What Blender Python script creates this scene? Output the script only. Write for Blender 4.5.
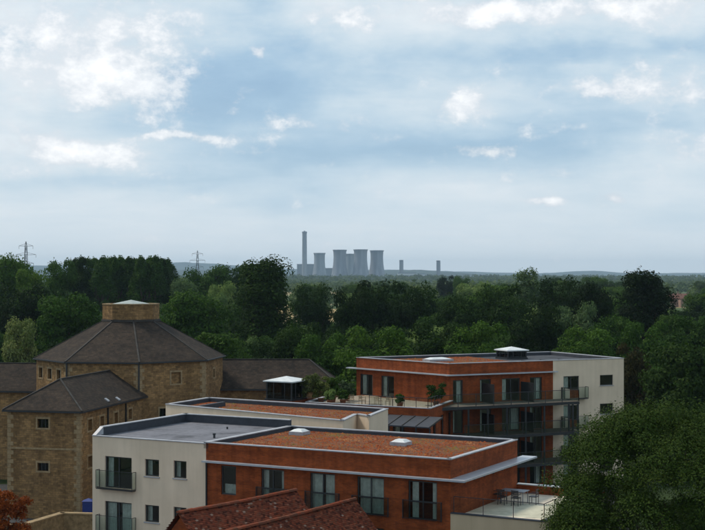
import bpy, math, random
import numpy as np
from mathutils import Vector, Matrix

for o in list(bpy.data.objects):
    bpy.data.objects.remove(o)
scene = bpy.context.scene
col = scene.collection
R = math.radians
random.seed(7)
rng = np.random.default_rng(11)

# ------------------------------------------------------------------ camera
F, CX, YH, H = 1340.0, 352.5, 277.0, 19.5      # focal length in photo pixels, principal column, horizon row, eye height
cam_d = bpy.data.cameras.new('camera')
cam = bpy.data.objects.new('camera', cam_d)
col.objects.link(cam)
cam.location = (0, 0, H)
cam.rotation_euler = (R(90), 0, 0)
cam_d.sensor_width = 36
cam_d.lens = 36 * F / 705
cam_d.shift_y = (YH - 265) / 705
cam_d.clip_start = 0.5
cam_d.clip_end = 60000
scene.camera = cam

# ------------------------------------------------------------------ world, sun, exposure
SUN_EL, SUN_AZ = 52, -62          # azimuth measured from the viewing direction, negative = to the left
world = bpy.data.worlds.new('World')
scene.world = world
world.use_nodes = True


def build_world():
    nt = world.node_tree
    nt.nodes.clear()
    N, L = nt.nodes.new, nt.links.new

    def math_(op, a, b=None, c=None, clamp=False):
        n = N('ShaderNodeMath'); n.operation = op; n.use_clamp = clamp
        for i, v in enumerate((a, b, c)):
            if v is None: continue
            if isinstance(v, (int, float)): n.inputs[i].default_value = v
            else: L(v, n.inputs[i])
        return n.outputs[0]

    def vmath(op, a, b=None):
        n = N('ShaderNodeVectorMath'); n.operation = op
        for i, v in enumerate((a, b)):
            if v is None: continue
            if isinstance(v, tuple): n.inputs[i].default_value = v
            else: L(v, n.inputs[i])
        return n
    out = N('ShaderNodeOutputWorld'); bg = N('ShaderNodeBackground'); L(bg.outputs[0], out.inputs[0])
    sky = N('ShaderNodeTexSky'); sky.sky_type = 'NISHITA'; sky.sun_disc = False
    sky.sun_elevation = R(SUN_EL); sky.sun_rotation = R(SUN_AZ)
    sky.air_density = 1.0; sky.dust_density = 1.5; sky.ozone_density = 1.0
    tc = N('ShaderNodeTexCoord'); d = tc.outputs['Generated']
    sep = N('ShaderNodeSeparateXYZ'); L(d, sep.inputs[0])
    el = math_('MAXIMUM', sep.outputs[2], 0.0)
    den = math_('ADD', el, 0.14)
    comb = N('ShaderNodeCombineXYZ')
    L(math_('DIVIDE', sep.outputs[0], den), comb.inputs[0]); L(math_('DIVIDE', sep.outputs[1], den), comb.inputs[1])

    def noise(vec, scale, detail, rough, dist=0.0):
        n = N('ShaderNodeTexNoise'); n.inputs['Scale'].default_value = scale; n.inputs['Detail'].default_value = detail
        n.inputs['Roughness'].default_value = rough; n.inputs['Distortion'].default_value = dist
        L(vec, n.inputs['Vector']); return n
    big = noise(comb.outputs[0], 1.7, 6, 0.55, 0.4)
    fine = noise(comb.outputs[0], 5.5, 8, 0.6, 0.3)
    # wobble for the hand-placed cloud masses so their borders are ragged
    wv_ = N('ShaderNodeVectorMath'); wv_.operation = 'MULTIPLY'; L(d, wv_.inputs[0]); wv_.inputs[1].default_value = (1, 1, 1.7)
    wob = noise(wv_.outputs[0], 15, 8, 0.58)
    wv = vmath('SUBTRACT', wob.outputs['Color'], (0.5, 0.5, 0.5))
    sc = N('ShaderNodeVectorMath'); sc.operation = 'MULTIPLY'; L(wv.outputs[0], sc.inputs[0]); sc.inputs[1].default_value = (0.035, 0.0, 0.022)
    dd = vmath('ADD', d, sc.outputs[0]).outputs[0]
    # cloud masses: (photo column, photo row, half width, half height, weight); a pixel only gives a direction in the sky
    masses = [(60, 55, 115, 66, .40), (18, 42, 30, 14, -.30), (205, 95, 85, 42, -.52), (120, 182, 130, 9, -.20), (270, 158, 70, 12, -.22),
              (500, 60, 80, 22, -.14), (420, 148, 100, 17, -.38), (560, 145, 60, 20, -.20), (620, 50, 80, 12, -.16), (690, 218, 45, 10, -.12), (290, 205, 60, 14, -.14),
              (390, 60, 60, 50, .14), (650, 160, 70, 20, .20), (600, 12, 150, 22, .34), (670, 85, 50, 24, .20), (470, 105, 34, 18, .18), (60, 150, 100, 15, .28), (350, 20, 90, 18, .22), (460, 190, 160, 10, .06), (50, 205, 120, 12, .05)]
    puffs = [(75, 40, 105, 46, .40), (130, 85, 60, 28, .40), (45, 146, 34, 14, .58), (105, 157, 42, 10, .55), (185, 139, 48, 4.5, .52), (262, 53, 8, 7, .62), (330, 18, 60, 14, .36),
             (480, 12, 48, 13, .58), (620, 8, 100, 15, .60), (470, 105, 26, 13, .50), (492, 152, 24, 7, .42), (545, 202, 15, 5, .56), (610, 199, 17, 6, .62),
             (668, 84, 55, 24, .46), (600, 88, 28, 8, .44), (690, 145, 36, 16, .40), (560, 172, 50, 7, .30), (320, 125, 40, 12, .28)]
    def blobs(lst):
        tot = None
        for px, py, hw, hh, w in lst:
            v = Vector(((px - CX) / F, 1.0, (YH - py) / F)).normalized()
            s = vmath('SUBTRACT', dd, tuple(v))
            m = vmath('MULTIPLY', s.outputs[0], (F / hw, 1.5, F / hh))
            q = vmath('DOT_PRODUCT', m.outputs[0], m.outputs[0])
            e = math_('POWER', 2.718, math_('MULTIPLY', q.outputs['Value'], -0.8))
            tot = math_('MULTIPLY', e, w) if tot is None else math_('MULTIPLY_ADD', e, w, tot)
        return tot
    tot = blobs(masses); ptot = blobs(puffs)
    amp = N('ShaderNodeMapRange'); L(el, amp.inputs[0]); amp.inputs[1].default_value = 0.0; amp.inputs[2].default_value = 0.16
    amp.inputs[3].default_value = 0.10; amp.inputs[4].default_value = 1.0
    n1 = math_('MULTIPLY', math_('SUBTRACT', big.outputs[0], 0.5), 0.75)
    n2 = math_('MULTIPLY', math_('SUBTRACT', fine.outputs[0], 0.5), 0.45)
    n3 = math_('MULTIPLY', math_('SUBTRACT', wob.outputs[0], 0.5), 0.62)
    nn = math_('MULTIPLY', math_('ADD', math_('ADD', n1, n2), n3), amp.outputs[0])
    pale = N('ShaderNodeMapRange'); L(el, pale.inputs[0]); pale.interpolation_type = 'SMOOTHSTEP'
    pale.inputs[1].default_value = 0.0; pale.inputs[2].default_value = 0.13; pale.inputs[3].default_value = 0.90; pale.inputs[4].default_value = 0.58
    val = math_('ADD', math_('ADD', nn, tot), pale.outputs[0], clamp=True)
    ramp = N('ShaderNodeValToRGB'); L(val, ramp.inputs[0])
    cr = ramp.color_ramp
    cr.elements[0].position = 0.10; cr.elements[0].color = (0.225, 0.365, 0.520, 1)
    cr.elements[1].position = 0.92; cr.elements[1].color = (0.610, 0.665, 0.705, 1)
    for p, c in ((0.34, (0.300, 0.440, 0.575, 1)), (0.52, (0.395, 0.515, 0.615, 1)), (0.68, (0.485, 0.580, 0.650, 1))):
        e = cr.elements.new(p); e.color = c
    # heaped white clouds with crisp, billowing edges
    pv_ = N('ShaderNodeVectorMath'); pv_.operation = 'MULTIPLY'; L(d, pv_.inputs[0]); pv_.inputs[1].default_value = (1, 1, 1.5)
    bil = noise(pv_.outputs[0], 30, 10, 0.66, 0.0)
    pf = math_('ADD', math_('ADD', ptot, math_('MULTIPLY', math_('SUBTRACT', bil.outputs[0], 0.5), 1.7)), math_('MULTIPLY', math_('SUBTRACT', big.outputs[0], 0.56), math_('MULTIPLY', amp.outputs[0], 0.8)))
    pm = N('ShaderNodeMapRange'); pm.interpolation_type = 'SMOOTHSTEP'; L(pf, pm.inputs[0]); pm.inputs[1].default_value = 0.08; pm.inputs[2].default_value = 0.48; pm.inputs[3].default_value = 0.0; pm.inputs[4].default_value = 0.90
    shade = N('ShaderNodeMix'); shade.data_type = 'RGBA'; sm = N('ShaderNodeMapRange'); L(math_('ADD', math_('MULTIPLY', pf, 0.6), math_('MULTIPLY', bil.outputs[0], 0.5)), sm.inputs[0]); sm.inputs[1].default_value = 0.3; sm.inputs[2].default_value = 0.75; L(sm.outputs[0], shade.inputs[0]); shade.inputs[6].default_value = (0.50, 0.545, 0.60, 1); shade.inputs[7].default_value = (0.88, 0.88, 0.88, 1)
    heap = N('ShaderNodeMix'); heap.data_type = 'RGBA'; L(pm.outputs[0], heap.inputs[0]); L(ramp.outputs[0], heap.inputs[6]); L(shade.outputs[2], heap.inputs[7])
    # thin places let the blue of the clear sky through
    thin = N('ShaderNodeMapRange'); L(val, thin.inputs[0]); thin.inputs[1].default_value = 0.15; thin.inputs[2].default_value = 0.6
    thin.inputs[3].default_value = 0.72; thin.inputs[4].default_value = 0.97
    skm = N('ShaderNodeVectorMath'); skm.operation = 'SCALE'; L(sky.outputs[0], skm.inputs[0]); skm.inputs['Scale'].default_value = 0.09
    mix = N('ShaderNodeMix'); mix.data_type = 'RGBA'
    L(thin.outputs[0], mix.inputs[0]); L(skm.outputs[0], mix.inputs[6]); L(heap.outputs[2], mix.inputs[7])
    L(mix.outputs[2], bg.inputs[0]); bg.inputs[1].default_value = 1.0


build_world()
sun_d = bpy.data.lights.new('sun', 'SUN')
sun_d.energy = 2.1
sun_d.angle = R(11)
sun_d.color = (1.0, 0.90, 0.76)
sun = bpy.data.objects.new('sun', sun_d)
col.objects.link(sun)
sd = Vector((math.sin(R(SUN_AZ)) * math.cos(R(SUN_EL)), math.cos(R(SUN_AZ)) * math.cos(R(SUN_EL)), math.sin(R(SUN_EL))))
sun.rotation_euler = (-sd).to_track_quat('-Z', 'Y').to_euler()
sun.location = (0, 0, 150)
vs = scene.view_settings
vs.view_transform = 'Standard'; vs.look = 'None'; vs.exposure = 0.4; vs.gamma = 1.0
vs.use_curve_mapping = False
scene.render.engine = 'CYCLES'
scene.cycles.max_bounces = 8
scene.cycles.transparent_max_bounces = 12
scene.cycles.volume_bounces = 0


# ------------------------------------------------------------------ materials
class NB:
    def __init__(s, name):
        s.m = bpy.data.materials.new(name); s.m.use_nodes = True
        s.nt = s.m.node_tree; s.b = s.nt.nodes['Principled BSDF']; s.out = s.nt.nodes['Material Output']

    def n(s, t, **kw):
        x = s.nt.nodes.new(t)
        for k, v in kw.items(): setattr(x, k, v)
        return x

    def l(s, a, b): s.nt.links.new(a, b)

    def coord(s, kind='UV', scale=(1, 1, 1)):
        t = s.n('ShaderNodeTexCoord'); mp = s.n('ShaderNodeMapping'); s.l(t.outputs[kind], mp.inputs[0]); mp.inputs['Scale'].default_value = scale
        return mp.outputs[0]

    def noise(s, vec, scale, detail=4, rough=0.6):
        x = s.n('ShaderNodeTexNoise'); s.l(vec, x.inputs['Vector'])
        x.inputs['Scale'].default_value = scale; x.inputs['Detail'].default_value = detail; x.inputs['Roughness'].default_value = rough
        return x

    def ramp(s, fac, stops):
        r = s.n('ShaderNodeValToRGB'); s.l(fac, r.inputs[0]); e = r.color_ramp.elements
        e[0].position, e[0].color = stops[0][0], (*stops[0][1], 1)
        e[1].position, e[1].color = stops[-1][0], (*stops[-1][1], 1)
        for p, c in stops[1:-1]:
            k = e.new(p); k.color = (*c, 1)
        return r.outputs[0]

    def mix(s, fac, a, b, mode='MIX'):
        x = s.n('ShaderNodeMix'); x.data_type = 'RGBA'; x.blend_type = mode
        for sock, v in ((x.inputs[0], fac), (x.inputs[6], a), (x.inputs[7], b)):
            if isinstance(v, (int, float)): sock.default_value = v
            elif isinstance(v, tuple): sock.default_value = (*v, 1)
            else: s.l(v, sock)
        return x.outputs[2]

    def bump(s, h, strength=0.4, dist=0.02):
        b = s.n('ShaderNodeBump'); b.inputs['Strength'].default_value = strength; b.inputs['Distance'].default_value = dist
        s.l(h, b.inputs['Height']); s.l(b.outputs[0], s.b.inputs['Normal'])

    def attr(s, name='rnd'):
        a = s.n('ShaderNodeAttribute'); a.attribute_name = name; return a.outputs['Fac']

    def fin(s, colr, rough=0.8, metal=0.0, spec=None):
        if isinstance(colr, tuple): s.b.inputs['Base Color'].default_value = (*colr, 1)
        else: s.l(colr, s.b.inputs['Base Color'])
        s.b.inputs['Roughness'].default_value = rough; s.b.inputs['Metallic'].default_value = metal
        if spec is None and rough >= .8: spec = .15
        if spec is not None: s.b.inputs['Specular IOR Level'].default_value = spec
        return s.m


def sc(c, k): return tuple(x * k for x in c)


M = {}


def m_brick():
    b = NB('orange_brick'); uv = b.coord()
    t = b.n('ShaderNodeTexBrick'); b.l(uv, t.inputs['Vector'])
    t.inputs['Scale'].default_value = 1; t.inputs['Brick Width'].default_value = .225; t.inputs['Row Height'].default_value = .075
    t.inputs['Mortar Size'].default_value = .009; t.inputs['Mortar Smooth'].default_value = .3; t.inputs['Bias'].default_value = -.1
    t.inputs['Color1'].default_value = (.34, .070, .012, 1); t.inputs['Color2'].default_value = (.22, .043, .009, 1); t.inputs['Mortar'].default_value = (.18, .08, .045, 1)
    n = b.noise(uv, 1.1, 6, .65); n2 = b.noise(b.coord('UV', (2.4, .18, 1)), 1.0, 5, .6)
    c = b.mix(.75, t.outputs['Color'], b.ramp(n.outputs[0], [(.3, (.55, .52, .5)), (.7, (1.2, 1.15, 1.1))]), 'MULTIPLY')
    c = b.mix(.5, c, b.ramp(n2.outputs[0], [(.35, (.55, .55, .55)), (.6, (1.05, 1.05, 1.05))]), 'MULTIPLY')
    n3 = b.noise(b.coord('UV', (.12, 3.2, 1)), 1.0, 3, .5)
    c = b.mix(.5, c, b.ramp(n3.outputs[0], [(.35, (.65, .62, .6)), (.6, (1.08, 1.08, 1.08))]), 'MULTIPLY')
    b.bump(t.outputs['Fac'], -.5, .01)
    return b.fin(c, .85)


def m_plaster(name, base, streak=.35):
    b = NB(name); uv = b.coord(); st = b.noise(b.coord('UV', (1.6, .12, 1)), 1.3, 6, .6); n = b.noise(uv, .5, 5, .6)
    c = b.mix(streak, base, b.ramp(st.outputs[0], [(.32, (.45, .43, .40)), (.62, (1, 1, 1))]), 'MULTIPLY')
    c = b.mix(.5, c, b.ramp(n.outputs[0], [(.3, (.8, .79, .76)), (.7, (1.04, 1.04, 1.04))]), 'MULTIPLY')
    b.bump(b.noise(uv, 60, 3).outputs[0], .15, .004)
    return b.fin(c, .9)


def m_stone():
    b = NB('rubble_limestone'); uv = b.coord()
    w = b.noise(uv, 2.2, 3); wv = b.n('ShaderNodeVectorMath', operation='SCALE'); b.l(w.outputs['Color'], wv.inputs[0]); wv.inputs['Scale'].default_value = .2
    av = b.n('ShaderNodeVectorMath', operation='ADD'); b.l(uv, av.inputs[0]); b.l(wv.outputs[0], av.inputs[1])
    t = b.n('ShaderNodeTexBrick'); b.l(av.outputs[0], t.inputs['Vector'])
    t.inputs['Scale'].default_value = 1; t.inputs['Brick Width'].default_value = .42; t.inputs['Row Height'].default_value = .17
    t.inputs['Mortar Size'].default_value = .018; t.inputs['Mortar Smooth'].default_value = .4
    t.inputs['Color1'].default_value = (.35, .215, .098, 1); t.inputs['Color2'].default_value = (.19, .118, .058, 1); t.inputs['Mortar'].default_value = (.19, .130, .075, 1)
    n = b.noise(uv, .35, 6, .7); n2 = b.noise(uv, 3.0, 5, .7)
    c = b.mix(.8, t.outputs['Color'], b.ramp(n.outputs[0], [(.3, (.55, .52, .5)), (.5, (.9, .88, .85)), (.72, (1.25, 1.2, 1.1))]), 'MULTIPLY')
    c = b.mix(.7, c, b.ramp(n2.outputs[0], [(.3, (.5, .48, .45)), (.7, (1.35, 1.3, 1.22))]), 'MULTIPLY')
    n4 = b.noise(b.coord('UV', (1.1, .14, 1)), 1.0, 5, .6)
    c = b.mix(.55, c, b.ramp(n4.outputs[0], [(.36, (.5, .49, .48)), (.58, (1.05, 1.05, 1.05))]), 'MULTIPLY')
    b.bump(t.outputs['Fac'], -.8, .03)
    return b.fin(c, .95)


def m_simple(name, base, rough=.6, metal=0., var=.25, scale=2.0, spec=None):
    b = NB(name); n = b.noise(b.coord('Object'), scale, 5, .65)
    c = b.mix(1.0, base, b.ramp(n.outputs[0], [(.3, (1 - var,) * 3), (.7, (1 + var * .6,) * 3)]), 'MULTIPLY')
    return b.fin(c, rough, metal, spec)


def m_slate(name='slate', c1=(.048, .036, .028), c2=(.027, .022, .019)):
    b = NB(name); uv = b.coord()
    t = b.n('ShaderNodeTexBrick'); b.l(uv, t.inputs['Vector']); t.inputs['Scale'].default_value = 1
    t.inputs['Brick Width'].default_value = .32; t.inputs['Row Height'].default_value = .24; t.inputs['Mortar Size'].default_value = .012
    t.inputs['Color1'].default_value = (*c1, 1); t.inputs['Color2'].default_value = (*c2, 1); t.inputs['Mortar'].default_value = (.02, .02, .02, 1)
    n = b.noise(uv, .45, 6, .7); n2 = b.noise(uv, 6, 4, .7)
    c = b.mix(.9, t.outputs['Color'], b.ramp(n.outputs[0], [(.3, (.6, .6, .6)), (.7, (1.45, 1.35, 1.25))]), 'MULTIPLY')
    c = b.mix(.6, c, b.ramp(n2.outputs[0], [(.3, (.7, .7, .7)), (.7, (1.3, 1.3, 1.25))]), 'MULTIPLY')
    b.bump(t.outputs['Fac'], -.6, .02)
    return b.fin(c, .9, spec=.12)


def m_rnd(name, stops, rough=.85, obj_var=0., trans=0., nscale=None):
    """colour picked per piece (face attribute rnd), optionally shifted per object and by a broad noise"""
    b = NB(name); f = b.attr()
    if nscale:
        n = b.noise(b.coord('Object'), nscale, 4, .6)
        a = b.n('ShaderNodeMath', operation='MULTIPLY_ADD'); b.l(n.outputs[0], a.inputs[0]); a.inputs[1].default_value = 1.5; a.inputs[2].default_value = -.75
        a2 = b.n('ShaderNodeMath', operation='ADD', use_clamp=True); b.l(f, a2.inputs[0]); b.l(a.outputs[0], a2.inputs[1]); f = a2.outputs[0]
    c = b.ramp(f, stops)
    if obj_var:
        oi = b.n('ShaderNodeObjectInfo'); c = b.mix(1.0, c, b.ramp(oi.outputs['Random'], [(0, (1 - obj_var, 1 - obj_var, 1 - obj_var * .6)), (.5, (1, 1, 1)), (1, (1 + obj_var * 1.1, 1 + obj_var * .8, 1 + obj_var * .2))]), 'MULTIPLY')
    m = b.fin(c, rough, spec=.06)
    if trans:
        tr = b.n('ShaderNodeBsdfTranslucent'); b.l(b.mix(1.0, c, (1.0, 1.15, .6), 'MULTIPLY'), tr.inputs[0])
        ms = b.n('ShaderNodeMixShader'); ms.inputs[0].default_value = trans
        b.l(b.b.outputs[0], ms.inputs[1]); b.l(tr.outputs[0], ms.inputs[2]); b.l(ms.outputs[0], b.out.inputs[0])
    return m


def m_glass(name='window_glass', tint=(.85, .92, .9), refl=1.0):
    b = NB(name); b.nt.nodes.remove(b.b)
    fr = b.n('ShaderNodeFresnel'); fr.inputs[0].default_value = 1.5
    k = b.n('ShaderNodeMath', operation='MULTIPLY_ADD', use_clamp=True); b.l(fr.outputs[0], k.inputs[0]); k.inputs[1].default_value = refl; k.inputs[2].default_value = .03
    tr = b.n('ShaderNodeBsdfTransparent'); tr.inputs[0].default_value = (*tint, 1)
    gl = b.n('ShaderNodeBsdfGlossy'); gl.inputs[0].default_value = (.9, .95, .95, 1); gl.inputs['Roughness'].default_value = .03
    ms = b.n('ShaderNodeMixShader'); b.l(k.outputs[0], ms.inputs[0]); b.l(tr.outputs[0], ms.inputs[1]); b.l(gl.outputs[0], ms.inputs[2])
    b.l(ms.outputs[0], b.out.inputs[0])
    return b.m


def m_membrane(name, base):
    b = NB(name); uv = b.coord('Object', (1, 1, 1)); rt = uv.node; rt.inputs['Rotation'].default_value = (0, 0, R(28))
    t = b.n('ShaderNodeTexBrick'); b.l(uv, t.inputs['Vector']); t.inputs['Scale'].default_value = 1; t.inputs['Brick Width'].default_value = 7.0; t.inputs['Row Height'].default_value = 1.05
    t.inputs['Mortar Size'].default_value = .035; t.inputs['Color1'].default_value = (1, 1, 1, 1); t.inputs['Color2'].default_value = (.88, .88, .88, 1); t.inputs['Mortar'].default_value = (.6, .6, .6, 1)
    n = b.noise(uv, .5, 6, .7); n2 = b.noise(uv, 3.5, 5, .65)
    c = b.mix(1.0, base, t.outputs['Color'], 'MULTIPLY')
    c = b.mix(.9, c, b.ramp(n.outputs[0], [(.33, (.5, .5, .5)), (.45, (.95, .95, .95)), (.7, (1.25, 1.25, 1.25))]), 'MULTIPLY')
    c = b.mix(.5, c, b.ramp(n2.outputs[0], [(.3, (.7, .7, .7)), (.7, (1.15, 1.15, 1.15))]), 'MULTIPLY')
    return b.fin(c, .8, spec=.12)


def m_ground():
    b = NB('farmland'); co = b.coord('Object')
    v = b.n('ShaderNodeTexVoronoi'); b.l(co, v.inputs['Vector']); v.inputs['Scale'].default_value = .0032
    n = b.noise(co, .02, 6, .7)
    sepc = b.n('ShaderNodeSeparateColor'); b.l(v.outputs['Color'], sepc.inputs[0])
    c = b.ramp(sepc.outputs[0], [(0, (.045, .075, .022)), (.45, (.06, .09, .028)), (.62, (.09, .11, .04)), (.7, (.24, .19, .09)), (1, (.30, .24, .12))])
    c = b.mix(.6, c, b.ramp(n.outputs[0], [(.3, (.6, .6, .6)), (.7, (1.25, 1.25, 1.2))]), 'MULTIPLY')
    return b.fin(c, .95)


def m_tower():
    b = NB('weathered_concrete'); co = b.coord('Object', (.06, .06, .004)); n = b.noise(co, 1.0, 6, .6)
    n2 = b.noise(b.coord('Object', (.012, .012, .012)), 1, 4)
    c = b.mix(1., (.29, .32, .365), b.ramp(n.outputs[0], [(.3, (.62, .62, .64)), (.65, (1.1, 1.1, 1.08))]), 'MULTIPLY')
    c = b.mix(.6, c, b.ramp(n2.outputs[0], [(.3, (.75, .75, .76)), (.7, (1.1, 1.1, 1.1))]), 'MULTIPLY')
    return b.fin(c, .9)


M['brick'] = m_brick()
M['cream'] = m_plaster('cream_render', (.73, .585, .44), .16)
M['cream2'] = m_plaster('pale_render', (.58, .45, .30), .18)
M['stone'] = m_stone()
M['dress'] = m_simple('dressed_limestone', (.30, .215, .12), .9, var=.35, scale=3)
M['slate'] = m_slate()
M['lead'] = m_simple('lead_sheet', (.055, .050, .046), .8, var=.3)
M['pale_lead'] = m_simple('pale_roof_sheet', (.30, .34, .32), .6, var=.2)
M['coping'] = m_simple('grey_metal_coping', (.36, .36, .38), .5, .1, .25)
M['upstand'] = m_simple('dark_membrane_upstand', (.030, .034, .045), .7, var=.3)
M['membrane'] = m_membrane('grey_roof_membrane', (.165, .165, .185))
M['dark_membrane'] = m_membrane('dark_roof_membrane', (.060, .062, .070))
M['substrate'] = m_simple('sedum_soil', (.14, .060, .030), .95, var=.5, scale=1.2)
M['sedum'] = m_rnd('sedum_plants', [(0, (.15, .13, .038)), (.15, (.22, .12, .032)), (.3, (.30, .090, .026)), (.5, (.22, .046, .018)), (.7, (.31, .080, .026)), (.85, (.13, .030, .016)), (1, (.34, .14, .055))], .95, nscale=.35)
M['tile'] = m_rnd('clay_tiles', [(0, (.050, .018, .013)), (.25, (.12, .034, .020)), (.5, (.19, .048, .024)), (.75, (.11, .045, .028)), (.965, (.23, .068, .036)), (.975, (.20, .11, .08)), (1, (.30, .21, .16))], .9)
M['steel'] = m_simple('dark_steel', (.035, .037, .040), .45, .5, .2)
M['frame'] = m_simple('dark_window_frame', (.030, .032, .034), .5, var=.2)
M['glass'] = m_glass()
M['dark_glass'] = m_glass('tinted_glass', (.16, .19, .19), .8)
M['rail_glass'] = m_glass('balustrade_glass', (.78, .86, .84), .8)
M['curtain'] = m_simple('pale_curtain', (.68, .68, .62), .9, var=.25, scale=4)
M['dark_room'] = m_simple('interior_shade', (.05, .045, .04), .9)
M['white'] = m_simple('white_paint', (.60, .62, .62), .55, var=.15)
M['canopy'] = m_simple('grey_aluminium', (.42, .44, .48), .4, .3, .15)
M['paving'] = m_simple('terrace_paving', (.66, .57, .45), .85, var=.25, scale=1.5)
M['tarmac'] = m_simple('tarmac', (.05, .05, .052), .9, var=.3)
M['bark'] = m_simple('bark', (.06, .045, .032), .95, var=.4)
M['ground'] = m_ground()
M['meadow'] = m_simple('meadow_grass', (.024, .040, .010), .95, var=.5, scale=.15)
M['wheat'] = m_simple('ripe_wheat', (.36, .27, .125), .95, var=.2, scale=.02)
M['concrete'] = m_tower()
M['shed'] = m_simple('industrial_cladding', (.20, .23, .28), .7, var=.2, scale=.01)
M['hill'] = m_simple('hill_pasture', (.026, .042, .030), .95, var=.7, scale=.0025)
M['plank'] = m_simple('weathered_wood', (.30, .22, .14), .8, var=.3)
M['terrace_deck'] = m_simple('worn_decking', (.30, .25, .19), .85, var=.35)
M['decking'] = m_simple('dark_decking', (.13, .11, .09), .8, var=.3)
M['blue'] = m_simple('blue_plastic', (.010, .030, .17), .5, var=.2)
M['terracotta'] = m_simple('terracotta', (.22, .09, .05), .85, var=.3)
M['garden_stone'] = m_simple('garden_wall_stone', (.27, .19, .10), .95, var=.5, scale=3)
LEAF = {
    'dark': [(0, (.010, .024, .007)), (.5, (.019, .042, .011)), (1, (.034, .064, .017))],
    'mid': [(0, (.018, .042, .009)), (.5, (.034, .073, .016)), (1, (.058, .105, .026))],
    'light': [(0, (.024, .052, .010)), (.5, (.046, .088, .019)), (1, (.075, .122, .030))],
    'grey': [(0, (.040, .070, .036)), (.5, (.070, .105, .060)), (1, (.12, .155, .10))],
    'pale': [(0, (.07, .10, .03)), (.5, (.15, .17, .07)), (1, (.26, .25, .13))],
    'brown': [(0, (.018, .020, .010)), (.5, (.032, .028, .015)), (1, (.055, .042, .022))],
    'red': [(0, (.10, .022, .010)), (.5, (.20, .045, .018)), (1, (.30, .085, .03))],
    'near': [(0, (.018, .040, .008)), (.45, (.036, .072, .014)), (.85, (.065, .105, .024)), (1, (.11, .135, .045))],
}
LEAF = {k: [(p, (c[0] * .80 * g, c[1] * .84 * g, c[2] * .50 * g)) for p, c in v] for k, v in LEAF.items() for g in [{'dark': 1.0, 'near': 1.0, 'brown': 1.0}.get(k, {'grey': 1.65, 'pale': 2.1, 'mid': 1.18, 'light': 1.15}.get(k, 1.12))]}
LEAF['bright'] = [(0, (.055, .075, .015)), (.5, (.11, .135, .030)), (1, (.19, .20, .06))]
LEAF['near'] = [(p, (c[0] * .66 + .006, c[1] * .62 + .011, c[2] * .6 + .003)) for p, c in LEAF['near']]
for k, v in LEAF.items():
    M['leaf_' + k] = m_rnd('foliage_' + k, v, .7, obj_var=.45, trans=.14 if k == 'near' else .26)


# ------------------------------------------------------------------ helpers
def gp(px, py, z=0.0):
    """ground-plane style unprojection: the point at height z seen at a photo pixel"""
    Y = (H - z) * F / (py - YH)
    return ((px - CX) * Y / F, Y)


def at(px, Y): return (px - CX) * Y / F


def zt(py, Y): return H - (py - YH) * Y / F


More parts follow.
